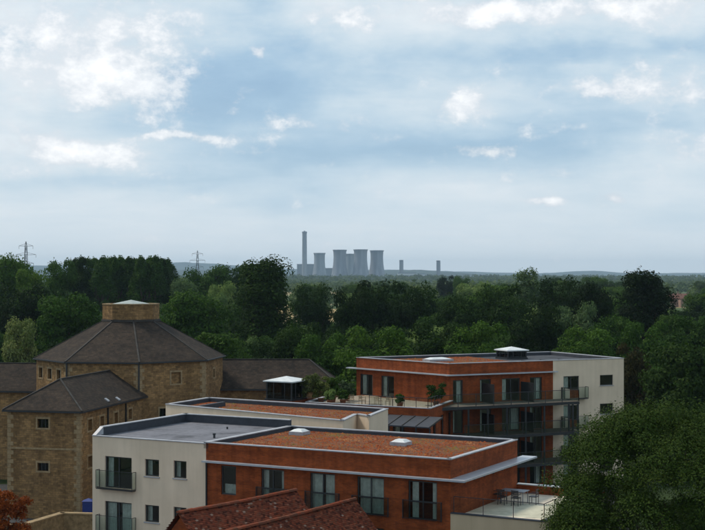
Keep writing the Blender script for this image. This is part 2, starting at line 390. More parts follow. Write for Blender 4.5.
class MB:
    def __init__(s): s.v = []; s.f = []; s.r = []

    def poly(s, pts, r=None):
        i = len(s.v); s.v += [tuple(p) for p in pts]; s.f.append(tuple(range(i, i + len(pts)))); s.r.append(random.random() if r is None else r)

    def hexa(s, p, r=None):
        """8 corners: bottom ring then top ring, counter-clockwise from above"""
        i = len(s.v); s.v += [tuple(q) for q in p]; r = random.random() if r is None else r
        for f in ((3, 2, 1, 0), (4, 5, 6, 7), (0, 1, 5, 4), (1, 2, 6, 5), (2, 3, 7, 6), (3, 0, 4, 7)):
            s.f.append(tuple(i + k for k in f)); s.r.append(r)

    def box(s, c, u, w, d, z0, z1):
        """box centred at c (xy), w along unit vector u, d across"""
        n = (-u[1], u[0])
        q = [(c[0] + u[0] * a * w / 2 + n[0] * b * d / 2, c[1] + u[1] * a * w / 2 + n[1] * b * d / 2) for a, b in ((-1, -1), (1, -1), (1, 1), (-1, 1))]
        s.hexa([(*p, z0) for p in q] + [(*p, z1) for p in q])

    def bar(s, a, b, t, t2=None):
        a, b = Vector(a), Vector(b); d = (b - a)
        if d.length < 1e-6: return
        d.normalize(); up = Vector((0, 0, 1)) if abs(d.z) < .95 else Vector((1, 0, 0))
        x = d.cross(up).normalized() * t / 2; y = d.cross(x).normalized() * (t2 or t) / 2
        s.hexa([a - x - y, a + x - y, a + x + y, a - x + y, b - x - y, b + x - y, b + x + y, b - x + y])

    def prism(s, poly, z0, z1):
        n = len(poly)
        s.poly([(*p, z1) for p in poly]); s.poly([(*p, z0) for p in reversed(poly)])
        for i in range(n):
            a, b = poly[i], poly[(i + 1) % n]
            s.poly([(*a, z0), (*b, z0), (*b, z1), (*a, z1)])

    def lathe(s, c, prof, n=24, cap=True):
        i0 = len(s.v)
        for r, z in prof:
            for k in range(n):
                a = 2 * math.pi * k / n; s.v.append((c[0] + r * math.cos(a), c[1] + r * math.sin(a), z))
        for j in range(len(prof) - 1):
            for k in range(n):
                k2 = (k + 1) % n
                s.f.append((i0 + j * n + k, i0 + j * n + k2, i0 + (j + 1) * n + k2, i0 + (j + 1) * n + k)); s.r.append(.5)
        if cap:
            s.f.append(tuple(i0 + (len(prof) - 1) * n + k for k in range(n))); s.r.append(.5)

    def build(s, name, mat, parent=None, smooth=False, uv=True, kind=None, rnd=False):
        org = root_loc(parent) if parent else Vector((0, 0, 0))
        me = bpy.data.meshes.new(name)
        me.from_pydata([(p[0] - org.x, p[1] - org.y, p[2] - org.z) for p in s.v], [], s.f)
        me.update()
        if uv:
            lay = me.uv_layers.new(name='UVMap'); data = np.zeros(len(me.loops) * 2)
            for p in me.polygons:
                n = p.normal
                if abs(n.z) > .985: t, b = Vector((1, 0, 0)), Vector((0, 1, 0))
                else: t = Vector((-n.y, n.x, 0)).normalized(); b = n.cross(t)
                for li in p.loop_indices:
                    q = me.vertices[me.loops[li].vertex_index].co + org
                    data[2 * li] = q.dot(t); data[2 * li + 1] = q.dot(b)
            lay.data.foreach_set('uv', data)
        if rnd:
            a = me.attributes.new('rnd', 'FLOAT', 'FACE'); a.data.foreach_set('value', np.array(s.r, dtype=np.float32))
        if smooth: me.polygons.foreach_set('use_smooth', [True] * len(me.polygons))
        me.materials.append(M[mat] if isinstance(mat, str) else mat)
        o = bpy.data.objects.new(name, me); col.objects.link(o)
        if parent: o.parent = parent
        if kind: o['kind'] = kind
        return o


def root_loc(o):
    while o.parent: o = o.parent
    return o.location.copy()


def tag(o, label, cat, group=None):
    o['label'] = label; o['category'] = cat
    if group: o['group'] = group
    return o


def thing(name, label, cat, loc=(0, 0, 0), group=None):
    o = bpy.data.objects.new(name, None); col.objects.link(o); o.location = loc; o.empty_display_size = .3
    return tag(o, label, cat, group)


def structure(o): o['kind'] = 'structure'; return o


def copy_tree(o, parent=None):
    c = o.copy(); col.objects.link(c); c.parent = parent
    for ch in list(o.children): copy_tree(ch, c)
    return c


def add2(p, d, k): return (p[0] + d[0] * k, p[1] + d[1] * k)


def unit(a, b):
    dx, dy = b[0] - a[0], b[1] - a[1]; l = math.hypot(dx, dy); return (dx / l, dy / l), l


class Face:
    """one upright wall from p0 to p1 (outward side on the right hand when walking p0 to p1)"""
    def __init__(s, p0, p1):
        s.p0, s.p1 = p0, p1; s.u, s.len = unit(p0, p1); s.n = (s.u[1], -s.u[0])

    def pt(s, a, d=0.0): return (s.p0[0] + s.u[0] * a + s.n[0] * d, s.p0[1] + s.u[1] * a + s.n[1] * d)

    def s_of(s, px):
        t = (px - CX) / F
        return (t * s.p0[1] - s.p0[0]) / (s.u[0] - t * s.u[1])

    def z_of(s, px, py): return zt(py, s.pt(s.s_of(px))[1])


def wall(f, z0, z1, ops, mat, parent, reveal=.16, s0=0.0, s1=None, name='wall'):
    s1 = f.len if s1 is None else s1
    xs = sorted({s0, s1, *[o[0] for o in ops], *[o[1] for o in ops]}); zs = sorted({z0, z1, *[o[2] for o in ops], *[o[3] for o in ops]})
    m = MB()
    for i in range(len(xs) - 1):
        for j in range(len(zs) - 1):
            cx, cz = (xs[i] + xs[i + 1]) / 2, (zs[j] + zs[j + 1]) / 2
            if any(o[0] < cx < o[1] and o[2] < cz < o[3] for o in ops): continue
            a, b = f.pt(xs[i]), f.pt(xs[i + 1])
            m.poly([(*a, zs[j]), (*b, zs[j]), (*b, zs[j + 1]), (*a, zs[j + 1])])
    for a, b, c, d in ops:
        A, B, A2, B2 = f.pt(a), f.pt(b), f.pt(a, -reveal), f.pt(b, -reveal)
        m.poly([(*A, c), (*A2, c), (*A2, d), (*A, d)]); m.poly([(*B2, c), (*B, c), (*B, d), (*B2, d)])
        m.poly([(*A, c), (*B, c), (*B2, c), (*A2, c)]); m.poly([(*A, d), (*A2, d), (*B2, d), (*B, d)])
    return m.build(name, mat, parent)


def fbar(m, f, s0, s1, z0, z1, d0, d1):
    """box on a wall: along s0..s1, height z0..z1, depth d0..d1 (outwards positive)"""
    a, b, c, d = f.pt(s0, d1), f.pt(s1, d1), f.pt(s1, d0), f.pt(s0, d0)
    m.hexa([(*p, z0) for p in (a, b, c, d)] + [(*p, z1) for p in (a, b, c, d)])


def window(f, op, parent, lights=2, rail=None, curtains=(), depth=.16, t=.07, name='window', sill=False, glass='glass'):
    a, b, c, d = op; m = MB(); d0, d1 = -depth + .002, -depth + .065
    fbar(m, f, a, b, c, c + t, d0, d1); fbar(m, f, a, b, d - t, d, d0, d1)
    fbar(m, f, a, a + t, c + t, d - t, d0, d1); fbar(m, f, b - t, b, c + t, d - t, d0, d1)
    w = (b - a) / lights
    for k in range(1, lights): fbar(m, f, a + w * k - t / 2, a + w * k + t / 2, c + t, d - t, d0, d1 + .003)
    if rail: fbar(m, f, a + t, b - t, rail - t / 2, rail + t / 2, d0, d1 - .004)
    o = m.build(name, 'frame', parent)
    for k in range(lights):
        g = MB(); q0, q1 = a + w * k + t * .5, a + w * (k + 1) - t * .5
        p, q = f.pt(q0, -depth + .03), f.pt(q1, -depth + .03)
        g.poly([(*p, c + t * .5), (*q, c + t * .5), (*q, d - t * .5), (*p, d - t * .5)]); g.build('pane', glass, o)
    # a dim room behind the glass
    for x0, x1, z0, z1 in curtains:
        g = MB(); n = max(3, int((b - a) * (x1 - x0) / .09)); top = c + (d - c) * z1; bot = c + (d - c) * z0
        for i in range(n):
            q0 = a + (b - a) * (x0 + (x1 - x0) * i / n); q1 = a + (b - a) * (x0 + (x1 - x0) * (i + 1) / n)
            p, q = f.pt(q0, -depth - .14 - .05 * (i % 2)), f.pt(q1, -depth - .14 - .05 * ((i + 1) % 2))
            g.poly([(*p, bot), (*q, bot), (*q, top), (*p, top)])
        g.build('curtain', 'curtain', o)
    if sill:
        g = MB(); fbar(g, f, a - .06, b + .06, c - .07, c - .002, -depth, .06); g.build('sill', 'coping', o)
    return o


def railing(f, s0, s1, z, h, out, parent, posts=None, name='balcony_railing', floor=False):
    """projecting juliet balcony: steel frame with glass"""
    m = MB(); t = .03
    pts = [(s0, .02), (s0, out), (s1, out), (s1, .02)]
    for (a, d), (b, e) in zip(pts[:-1], pts[1:]):
        for zz in (z + .06, z + h):
            m.bar((*f.pt(a, d), zz), (*f.pt(b, e), zz), t)
    for a, d in pts: m.bar((*f.pt(a, d), z), (*f.pt(a, d), z + h), t)
    n = max(1, int((s1 - s0) / .9)) if posts is None else posts
    for k in range(1, n): m.bar((*f.pt(s0 + (s1 - s0) * k / n, out), z), (*f.pt(s0 + (s1 - s0) * k / n, out), z + h), t * .8)
    o = m.build(name, 'steel', parent)
    for (a, d), (b, e) in zip(pts[:-1], pts[1:]):
        g = MB(); p, q = f.pt(a, d), f.pt(b, e); g.poly([(*p, z + .09), (*q, z + .09), (*q, z + h - .04), (*p, z + h - .04)]); g.build('glass_panel', 'rail_glass', o)
    if floor:
        g = MB(); fbar(g, f, s0, s1, z - .05, z + .01, .01, out); g.build('floor_plate', 'steel', o)
    return o


def balustrade(path, z, parent, h=1.0, gap=1.5, name='balustrade', thick=.032):
    m = MB(); panels = []
    for a, b in zip(path[:-1], path[1:]):
        u, l = unit(a, b); n = max(1, round(l / gap))
        for k in range(n + 1):
            p = add2(a, u, l * k / n); m.bar((*p, z), (*p, z + h), thick * 1.2)
            if k < n: panels.append((add2(p, u, .05), add2(p, u, l / n - .05)))
        m.bar((*a, z + h + .02), (*b, z + h + .02), thick * 1.1)
    o = m.build(name, 'steel', parent)
    for p, q in panels:
        g = MB(); g.poly([(*p, z + .08), (*q, z + .08), (*q, z + h - .05), (*p, z + h - .05)]); g.build('glass_panel', 'rail_glass', o)
    return o


def coping_strip(a, b, z, parent, w=.34, t=.06, mat='coping', ext=.0):
    u, l = unit(a, b); n = (u[1], -u[0]); m = MB()
    p0, p1 = add2(a, u, -ext), add2(b, u, ext)
    q = [add2(p0, n, .05), add2(p1, n, .05), add2(p1, n, .05 - w), add2(p0, n, .05 - w)]
    m.hexa([(*p, z) for p in q] + [(*p, z + t) for p in q])
    return m.build('coping', mat, parent)


def upstand(a, b, z0, z1, parent, th=.27):
    """inside face of a parapet"""
    u, l = unit(a, b); n = (u[1], -u[0]); m = MB(); p, q = add2(add2(a, n, -th), u, th * .95), add2(add2(b, n, -th), u, -th * .95)
    m.poly([(*q, z0), (*p, z0), (*p, z1), (*q, z1)])
    return m.build('parapet_lining', 'upstand', parent)


def inside(p, poly):
    c = False; j = len(poly) - 1
    for i in range(len(poly)):
        (x1, y1), (x2, y2) = poly[i], poly[j]
        if (y1 > p[1]) != (y2 > p[1]) and p[0] < (x2 - x1) * (p[1] - y1) / (y2 - y1) + x1: c = not c
        j = i
    return c


def sedum(poly, z, parent, density=22):
    xs, ys = [p[0] for p in poly], [p[1] for p in poly]
    area = (max(xs) - min(xs)) * (max(ys) - min(ys)); m = MB()
    for k in range(int(area * density)):
        p = (random.uniform(min(xs), max(xs)), random.uniform(min(ys), max(ys)))
        if not inside(p, poly): continue
        fld = .5 + .22 * math.sin(p[0] * .9 + 1.7 * math.sin(p[1] * .55)) + .2 * math.sin(p[1] * 1.3 - .8 * p[0] + 2 * math.sin(p[0] * .37)) + .12 * math.sin(p[0] * 3.1 + p[1] * 2.3)
        if random.random() > .35 + 1.1 * abs(fld - .35): continue
        r = random.uniform(.035, .10) * (1 + .5 * (random.random() < .08)); h = r * random.uniform(.2, .6); a = random.random() * 6.28; rr = min(1, max(0, random.random() * .55 + fld * .75 - .15))
        base = [(p[0] + r * math.cos(a + i * 1.571) * random.uniform(.6, 1.1), p[1] + r * math.sin(a + i * 1.571) * random.uniform(.6, 1.1), z) for i in range(4)]
        top = (p[0] + random.uniform(-.03, .03), p[1] + random.uniform(-.03, .03), z + h)
        for i in range(4): m.poly([base[i], base[(i + 1) % 4], top], rr)
    return m.build('sedum_planting', 'sedum', parent, uv=False, kind='stuff', rnd=True)


def rooflight(c, u, w, d, z, parent):
    m = MB(); m.box(c, u, w, d, z, z + .22); o = m.build('rooflight', 'coping', parent)
    g = MB(); n = (-u[1], u[0]); hw, hd = w * .46, d * .46
    q = [(c[0] + u[0] * a * hw + n[0] * b * hd, c[1] + u[1] * a * hw + n[1] * b * hd, z + .222) for a, b in ((-1, -1), (1, -1), (1, 1), (-1, 1))]
    top = [(c[0] + u[0] * a * hw * .55 + n[0] * b * hd * .55, c[1] + u[1] * a * hw * .55 + n[1] * b * hd * .55, z + .36) for a, b in ((-1, -1), (1, -1), (1, 1), (-1, 1))]
    for i in range(4): g.poly([q[i], q[(i + 1) % 4], top[(i + 1) % 4], top[i]])
    g.poly(top); g.build('dome', 'white', o)
    return o


def lantern(c, u, w, z0, z1, parent, name='roof_lantern'):
    m = MB(); n = (-u[1], u[0]); m.box(c, u, w, w, z0, z0 + .15)
    for a in (-1, 1):
        for b in (-1, 1):
            p = (c[0] + (u[0] * a + n[0] * b) * w * .45, c[1] + (u[1] * a + n[1] * b) * w * .45); m.bar((*p, z0 + .1), (*p, z1), .12)
    for k in (-.2, .2):
        for b in (-1, 1):
            p = (c[0] + u[0] * k * w + n[0] * b * w * .45, c[1] + u[1] * k * w + n[1] * b * w * .45); m.bar((*p, z0 + .1), (*p, z1), .06)
            p = (c[0] + n[0] * k * w + u[0] * b * w * .45, c[1] + n[1] * k * w + u[1] * b * w * .45); m.bar((*p, z0 + .1), (*p, z1), .06)
    o = m.build(name, 'steel', parent)
    for a, b in (((-1, -1), (1, -1)), ((1, -1), (1, 1)), ((1, 1), (-1, 1)), ((-1, 1), (-1, -1))):
        g = MB(); k = w * .44
        p = (c[0] + (u[0] * a[0] + n[0] * a[1]) * k, c[1] + (u[1] * a[0] + n[1] * a[1]) * k); q = (c[0] + (u[0] * b[0] + n[0] * b[1]) * k, c[1] + (u[1] * b[0] + n[1] * b[1]) * k)
        g.poly([(*p, z0 + .16), (*q, z0 + .16), (*q, z1), (*p, z1)]); g.build('pane', 'dark_glass', o)
    g = MB(); k = w * .54
    q = [(c[0] + (u[0] * a + n[0] * b) * k, c[1] + (u[1] * a + n[1] * b) * k) for a, b in ((-1, -1), (1, -1), (1, 1), (-1, 1))]
    for i in range(4):
        g.poly([(*q[i], z1 + .1), (*q[(i + 1) % 4], z1 + .1), (*c, z1 + .1 + w * .13)])
        g.poly([(*q[i], z1), (*q[(i + 1) % 4], z1), (*q[(i + 1) % 4], z1 + .1), (*q[i], z1 + .1)])
    g.poly([(*p, z1) for p in reversed(q)]); g.build('cap', 'white', o)
    return o


def flat(poly, z, mat, parent, name): m = MB(); m.poly([(*p, z) for p in poly]); return m.build(name, mat, parent)


def inset(poly, k):
    n = len(poly); out = []
    for i in range(n):
        a, b, c = poly[i - 1], poly[i], poly[(i + 1) % n]; u, _ = unit(a, b); v, _ = unit(b, c)
        n1, n2 = (-u[1], u[0]), (-v[1], v[0]); d = 1 + n1[0] * n2[0] + n1[1] * n2[1]
        out.append((b[0] + (n1[0] + n2[0]) * k / d, b[1] + (n1[1] + n2[1]) * k / d))
    return out


# ------------------------------------------------------------------ the setting
m = MB(); m.poly([(-7400, -300, 0), (7400, -300, 0), (7400, 15500, 0), (-7400, 15500, 0)])
structure(m.build('ground', 'ground', uv=False))
m = MB(); m.poly([(-500, -290, .006), (500, -290, .006), (500, 560, .006), (-500, 560, .006)])
structure(m.build('meadow', 'meadow', uv=False))
m = MB(); m.poly([(-60, 20, .012), (12, 20, .012), (24, 126, .012), (-60, 126, .012)])
structure(m.build('courtyard', 'tarmac', uv=False))


def field(x0, x1, y0, y1, Yc):
    """a ripe field lying on the plain between two photo rows"""
    Ya, Yb = H * F / (y1 - YH), H * F / (y0 - YH); m = MB()
    m.poly([(at(x0, Ya), Ya, .05), (at(x1, Ya), Ya, .05), (at(x1, Yb), Yb, .05), (at(x0, Yb), Yb, .05)])
    structure(m.build('wheat_field', 'wheat', uv=False))


field(325, 346, 309, 322, 0); field(279, 294, 310, 317, 0); field(415, 446, 288, 299, 0)


def ridge(name, pts, Y, depth, seed):
    """a line of hills: pts = (photo column, photo row of the crest)"""
    m = MB(); r = random.Random(seed); xs = np.linspace(-160, 865, 130)
    px, py = [p[0] for p in pts], [p[1] for p in pts]; rows = []
    for j, (t, hk) in enumerate(((0, 0), (.3, .35), (.6, .78), (.85, 1.0), (1.0, .9), (1.35, 0))):
        row = []
        for x in xs:
            crest = (YH - np.interp(x, px, py)) * Y / F + H
            row.append((at(x, Y) , Y - depth + depth * t, max(-.5, crest * hk * (1 + r.uniform(-.03, .03))) if 0 < j < 5 else -.5))
        rows.append(row)
    for a, b in zip(rows[:-1], rows[1:]):
        for i in range(len(a) - 1): m.poly([a[i], a[i + 1], b[i + 1], b[i]])
    return structure(m.build(name, 'hill', smooth=True, uv=False))


ridge('hills', [(-160, 268), (0, 266), (120, 265), (180, 262.5), (215, 264), (300, 269.5), (400, 270), (470, 272), (530, 273.6), (570, 271.5), (590, 271), (620, 273.2), (705, 273), (860, 272)], 14200, 2600, 1)
ridge('hills', [(-160, 272), (100, 272), (200, 270), (300, 274), (385, 270.5), (420, 270), (450, 272), (480, 275), (620, 276.2), (705, 276.8), (860, 276)], 9200, 1500, 2)

ridge('hills', [(-160, 278), (150, 277.6), (300, 277.2), (420, 277.2), (520, 277.8), (860, 278)], 4450, 1900, 3)

# ------------------------------------------------------------------ flats beside the street (nearest)
U = (21.6 / 24.47, -11.5 / 24.47); V = (-U[1], U[0])
A = (-16.3, 84.0); C = add2(A, U, 24.47); D = add2(C, V, 10.0); A2 = add2(A, V, 10.0)
ZR = 9.6                       # coping level
fr = Face(A, C); sB = fr.s_of(206)
B = fr.pt(sB); B2 = add2(B, V, 10.0)
near = thing('apartment_block', 'cream and orange brick flats with red sedum roof nearest the camera', 'building', (A[0], A[1], 0), 'flat roofed blocks of flats')
FL = (0.55, 3.35, 6.15)


def px_op(f, x0, x1, y0, y1):
    xm = (x0 + x1) / 2
    return [f.s_of(x0), f.s_of(x1), f.z_of(xm, y1), f.z_of(xm, y0)]


ops_c = []; ops_b = []
french = px_op(fr, 105, 131.6, 457, 488.5); w1 = px_op(fr, 145, 159, 459.5, 476.5); w2 = px_op(fr, 173.6, 186.4, 461, 478.4)
for k in range(3):
    dz = -2.8 * k
    for o, kind in ((french, 'f'), (w1, 'w'), (w2, 'w')):
        if k == 2 and kind == 'f': pass
        ops_c.append(([o[0], o[1], o[2] + dz, o[3] + dz], kind))
brick_px = [(221, 236, 465, 495, 's'), (261, 284, 467, 499, 'd'), (310, 335, 472, 503, 'd'), (357, 384, 477, 510, 'd'), (408, 437, 482, 516, 'd')]
for x0, x1, y0, y1, kd in brick_px:
    o = px_op(fr, x0, x1, y0, y1); o[2] = max(o[2], 6.2 if kd == 'd' else 6.4); o[3] = 8.32
    if kd == 'd': o[2] = 6.22
    for k in range(3): ops_b.append(([o[0], o[1], o[2] - 2.8 * k, o[3] - 2.8 * k], kd))
wall(fr, 0, ZR - .06, [o for o, _ in ops_c], 'cream', near, s1=sB)
wall(fr, 0, ZR, [o for o, _ in ops_b], 'brick', near, s0=sB)
right = Face(C, D); back = Face(D, A2); left = Face(A2, A)
wall(right, 0, ZR, [], 'brick', near); wall(back, 0, ZR, [], 'brick', near, s1=back.len - sB); wall(back, 0, ZR + .5, [], 'cream', near, s0=back.len - sB)
lo = [[2.0, 3.6, FL[k] + .9, FL[k] + 2.1] for k in range(3)] + [[6.2, 7.4, FL[k] + .9, FL[k] + 2.1] for k in range(3)]
wall(left, 0, ZR, lo, 'cream', near)
for o in lo: window(left, o, near, 1, sill=True)
for o, kd in ops_c:
    if kd == 'f':
        window(fr, o, near, 2, curtains=[(.0, .32, .0, 1), (.55, .98, 0, 1)] if o[2] < 5 else [(.02, .22, 0, 1)])
        railing(fr, o[0] - .42, o[1] + .32, o[2] - .02, 1.12, .38, near, posts=1, floor=True)
    else: window(fr, o, near, 1, sill=True, curtains=[(.0, .3, 0, 1)])
cur = [[(0, .9, 0, 1)], [(0, .22, 0, 1), (.8, 1, 0, 1)], [(.0, .46, 0, 1), (.54, 1, 0, 1)], [(.04, .97, 0, 1)], [(.08, .3, 0, 1), (.78, .94, 0, 1)]]
for i, (o, kd) in enumerate(ops_b):
    c = cur[i // 3] if kd == 'd' else [(.1, .9, .0, .35)]
    window(fr, o, near, 1 if kd == 's' else 2, rail=o[2] + .95 if kd == 'd' else None, curtains=c)
    if kd == 'd': railing(fr, o[0] - .28, o[1] + .28, o[2] - .02, 1.05, .12, near, posts=1)
# roofs
poly_c = [A, B, B2, A2]; poly_b = [B, C, D, B2]
flat(inset(poly_c, .2), ZR - .10, 'membrane', near, 'roof')
flat(inset(poly_b, .2), ZR - .20, 'substrate', near, 'roof')
sedum(inset(poly_b, .42), ZR - .20, near, 75)
for a, b, z in ((B, C, ZR), (C, D, ZR), (D, B2, ZR)):
    coping_strip(a, b, z, near, .30); upstand(a, b, ZR - .32, z, near)
coping_strip(A, B, ZR - .06, near, .30, .05); upstand(A, B, ZR - .36, ZR - .06, near)
# taller upstand on the outer and back edges of the grey roof, with a splayed end at the front corner
for a, b in ((B2, A2), (A2, A)):
    if b is A: b = add2(A, V, .75)
    u, l = unit(a, b); n = (u[1], -u[0]); m = MB(); q = [a, b, add2(b, n, -.27), add2(a, n, -.27)]
    m.hexa([(*p, ZR - .35) for p in q] + [(*p, ZR + .42) for p in q]); m.build('parapet', 'upstand', near)
    coping_strip(a, b, ZR + .42, near, .36, .05)
    g = MB(); q = [add2(p, n, .012) for p in (a, b)]; g.poly([(*q[0], ZR - .1), (*q[1], ZR - .1), (*q[1], ZR + .42), (*q[0], ZR + .42)]); g.build('parapet_render', 'cream', near)
m = MB(); e = add2(A, V, .75); i1, i2 = add2(A, U, .27), add2(e, U, .27)
m.hexa([(*A, ZR - .03), (*i1, ZR - .03), (*i2, ZR - .03), (*e, ZR - .03), (*A, ZR), (*i1, ZR), (*i2, ZR + .46), (*e, ZR + .46)]); m.build('parapet_end', 'coping', near)
# divider between grey roof and planted roof
m = MB(); q = [add2(B, U, -.16), add2(B, U, .16), add2(B2, U, .16), add2(B2, U, -.16)]
m.hexa([(*p, ZR - .34) for p in q] + [(*p, ZR + .02) for p in q]); m.build('parapet', 'upstand', near)
coping_strip(add2(B, U, .14), add2(B2, U, .14), ZR + .02, near, .36, .05)
m = MB(); m.lathe(add2(add2(A, U, 7.2), V, 2.9), [(.07, ZR - .34), (.07, ZR + .1), (.1, ZR + .11), (.1, ZR + .2)], 8); m.build('vent_pipe', 'steel', near)
m = MB(); m.lathe(add2(add2(A, U, 5.2), V, 7.4), [(.06, ZR - .34), (.06, ZR + .05)], 8); m.build('vent_pipe', 'steel', near)
for px, py in ((299.5, 433), (401, 443.5)):
    p = gp(px, py, ZR - .1); rooflight(p, U, 1.0, 1.0, ZR - .2, near)
# projecting aluminium canopy under the parapet
zc = ZR - 1.08
m = MB(); fbar(m, fr, sB - .1, fr.len + .0, zc - .05, zc + .05, 0.003, .34); fbar(m, right, -.34, 10.9, zc - .048, zc + .052, .003, .95); m.build('canopy', 'canopy', near)
m = MB()
for k in range(8): fbar(m, right, .2 + k * 1.35, .26 + k * 1.35, zc - .16, zc - .05, 0.01, .8)
m.build('canopy_bracket', 'steel', near)
m = MB(); fbar(m, fr, sB + .02, sB + .1, .1, zc - .06, .003, .09); m.build('downpipe', 'steel', near)
# roof terrace at the right-hand end
T1 = add2(C, V, .02); T2 = add2(C, U, 5.4); T3 = add2(T2, V, 10.2); T4 = add2(C, V, 10.2); ZT = 6.42
tf = Face(C, T2); tr = Face(T2, T3); tb = Face(T3, T4)
wall(tf, 0, ZT + .28, [[1.2, 3.4, .6, 2.8]], 'cream2', near, name='terrace_wall'); window(tf, [1.2, 3.4, .6, 2.8], near, 2)
wall(tr, 0, ZT + .28, [], 'cream2', near, name='terrace_wall'); wall(tb, 0, ZT + .5, [], 'brick', near, name='terrace_wall')
flat([C, T2, T3, T4], ZT, 'paving', near, 'terrace_floor')
m = MB(); fbar(m, tb, 0.02, tb.len, ZT, ZT + .5, -.26, -.20); m.build('terrace_wall', 'brick', near)
coping_strip(T3, T4, ZT + .5, near, .34, .06, 'white')
coping_strip(C, T2, ZT + .28, near, .30, .05, 'upstand'); coping_strip(T2, T3, ZT + .28, near, .30, .05, 'upstand')
balustrade([tf.pt(.15, -.1), tf.pt(tf.len - .1, -.1), tr.pt(tr.len - .3, -.1)], ZT + .33, near, .85, 1.7)

# ------------------------------------------------------------------ middle block
P1, P2, P3, P4 = (-14.5, 104.0), gp(343, 421, ZR), gp(388, 409, ZR), (-11.8, 109.8)
Pn1, Pn2 = gp(357, 414.5, ZR), gp(369, 416.5, ZR)
mid = thing('apartment_block', 'cream rendered flats with long sedum roof in the middle of the complex', 'building', (P1[0], P1[1], 0), 'flat roofed blocks of flats')
mp = [P1, P2, Pn1, Pn2, P3, P4]
for a, b in zip(mp, mp[1:] + mp[:1]):
    f = Face(a, b); ops = []
    for k in range(3):
        s = 1.6
        while s + 1.6 < f.len: ops.append([s, s + 1.2, FL[k] + .5, FL[k] + 2.1]); s += 3.4
    wall(f, 0, ZR, ops, 'cream', mid)
    for o in ops: window(f, o, mid, 2)
    coping_strip(a, b, ZR, mid, .32)
ip = inset(mp, .27)
for a, b in zip(ip, ip[1:] + ip[:1]): upstand(a, b, ZR - .28, ZR, mid, 0.0)
flat(inset(mp, .2), ZR - .28, 'substrate', mid, 'roof')
u, l = unit(P1, P2); v, _ = unit(P1, P4)
dv0, dv1 = add2(P1, u, 3.3), add2(P4, u, 3.3)
m = MB(); m.box(add2(dv0, unit(dv0, dv1)[0], 2.35), unit(dv0, dv1)[0], 4.0, .3, ZR - .28, ZR + .06); m.build('parapet', 'upstand', mid)
sedum(inset(mp, .45), ZR - .28, mid, 55)
# ------------------------------------------------------------------ far block with balconies
ZF = 11.6
P, RR, S, Q = (8.8, 121.7), (26.3, 129.9), (20.95, 141.3), (.39, 131.2)
far = thing('apartment_block', 'four storey brick and cream flats with stacked balconies before the trees', 'building', (P[0], P[1], 0), 'flat roofed blocks of flats')
ff = Face(P, RR); fe = Face(RR, S); fb = Face(S, Q); fl = Face(Q, P)
sW = ff.s_of(553); LV = [ZF - 3.65 - 2.75 * k for k in range(4)]      # floor levels 7.95, 5.2, 2.45, -.3
bops = []; wops = []
for k in range(4):
    z = max(LV[k], 0.05)
    for x0, x1 in ((453, 463), (480, 491), (502, 520), (530, 542)):
        bops.append([ff.s_of(x0), ff.s_of(x1), z + .06, LV[k] + 2.15])
    wops.append(([ff.s_of(563.5), ff.s_of(579), z + .06, LV[k] + 2.13], 'f'))
    wops.append(([ff.s_of(600), ff.s_of(613), LV[k] + 1.12, LV[k] + 2.12], 'w'))
wall(ff, 0, ZF, bops, 'brick', far, s1=sW); wall(ff, 0, ZF, [o for o, _ in wops], 'cream', far, s0=sW)
eo = [[4, 5.3, LV[k] + 1, LV[k] + 2.1] for k in range(3)] + [[8, 9.3, LV[k] + 1, LV[k] + 2.1] for k in range(3)]
wall(fe, 0, ZF, eo, 'cream', far); wall(fb, 0, ZF, [], 'cream', far)
for o in eo: window(fe, o, far, 1)
lops = [[fl.s_of(360), fl.s_of(372.5), 8.0, 10.05], [fl.s_of(381), fl.s_of(394), 8.0, 10.05]]
wall(fl, 0, ZF, lops, 'brick', far)
for i, o in enumerate(bops): window(ff, o, far, 2 if o[1] - o[0] > 1.3 else 1, curtains=[(.0, .3, 0, 1)] if i % 3 else [(.5, 1, 0, 1)])
for o, kd in wops:
    window(ff, o, far, 2 if kd == 'f' else 1, curtains=[(.05, .4, 0, 1)] if kd == 'f' else [], sill=kd == 'w')
    if kd == 'f' and o[2] > 1: railing(ff, o[0] - .25, o[1] + .7, o[2] - .06, 1.1, .55, far, posts=2, floor=True)
for i, o in enumerate(lops): window(fl, o, far, 2, curtains=[(.05, .42, 0, 1), (.8, .97, 0, 1)] if i == 0 else [(.0, .3, 0, 1), (.85, 1, 0, 1)])
fp = [P, RR, S, Q]
W1, W2 = ff.pt(sW), add2(ff.pt(sW), unit(RR, S)[0], 12.5)
SD1, SD2 = ff.pt(ff.s_of(538)), add2(ff.pt(ff.s_of(538)), unit(RR, S)[0], 12.6)
flat(inset(fp, .2), ZF - .30, 'dark_membrane', far, 'roof')
sp = inset([P, SD1, SD2, Q], .5); flat(sp, ZF - .21, 'substrate', far, 'sedum_bed'); sedum(inset(sp, .05), ZF - .21, far, 50)
for a, b in zip(fp, fp[1:] + fp[:1]): coping_strip(a, b, ZF, far, .32); upstand(a, b, ZF - .42, ZF, far)
rooflight(gp(438, 361, ZF - .2), ff.u, 2.6, 1.5, ZF - .22, far)
for k in range(3): m = MB(); m.box(add2(add2(W1, fe.u, 3.2), ff.u, -.4 + 2.1 * k), ff.u, 1.5, 1.1, ZF - .42, ZF - .1); m.build('solar_panel', 'upstand', far)
lc = (at(511.5, 134.5), 134.5); lantern(lc, ff.u, 2.35, ZF - .30, zt(350.5, 134.5), far)
zc = ZF - 1.02
m = MB(); fbar(m, ff, -.5, sW + .25, zc - .05, zc + .05, .003, .5); fbar(m, fl, -1.0, fl.len, zc - .048, zc + .052, .003, .5); m.build('canopy', 'canopy', far)
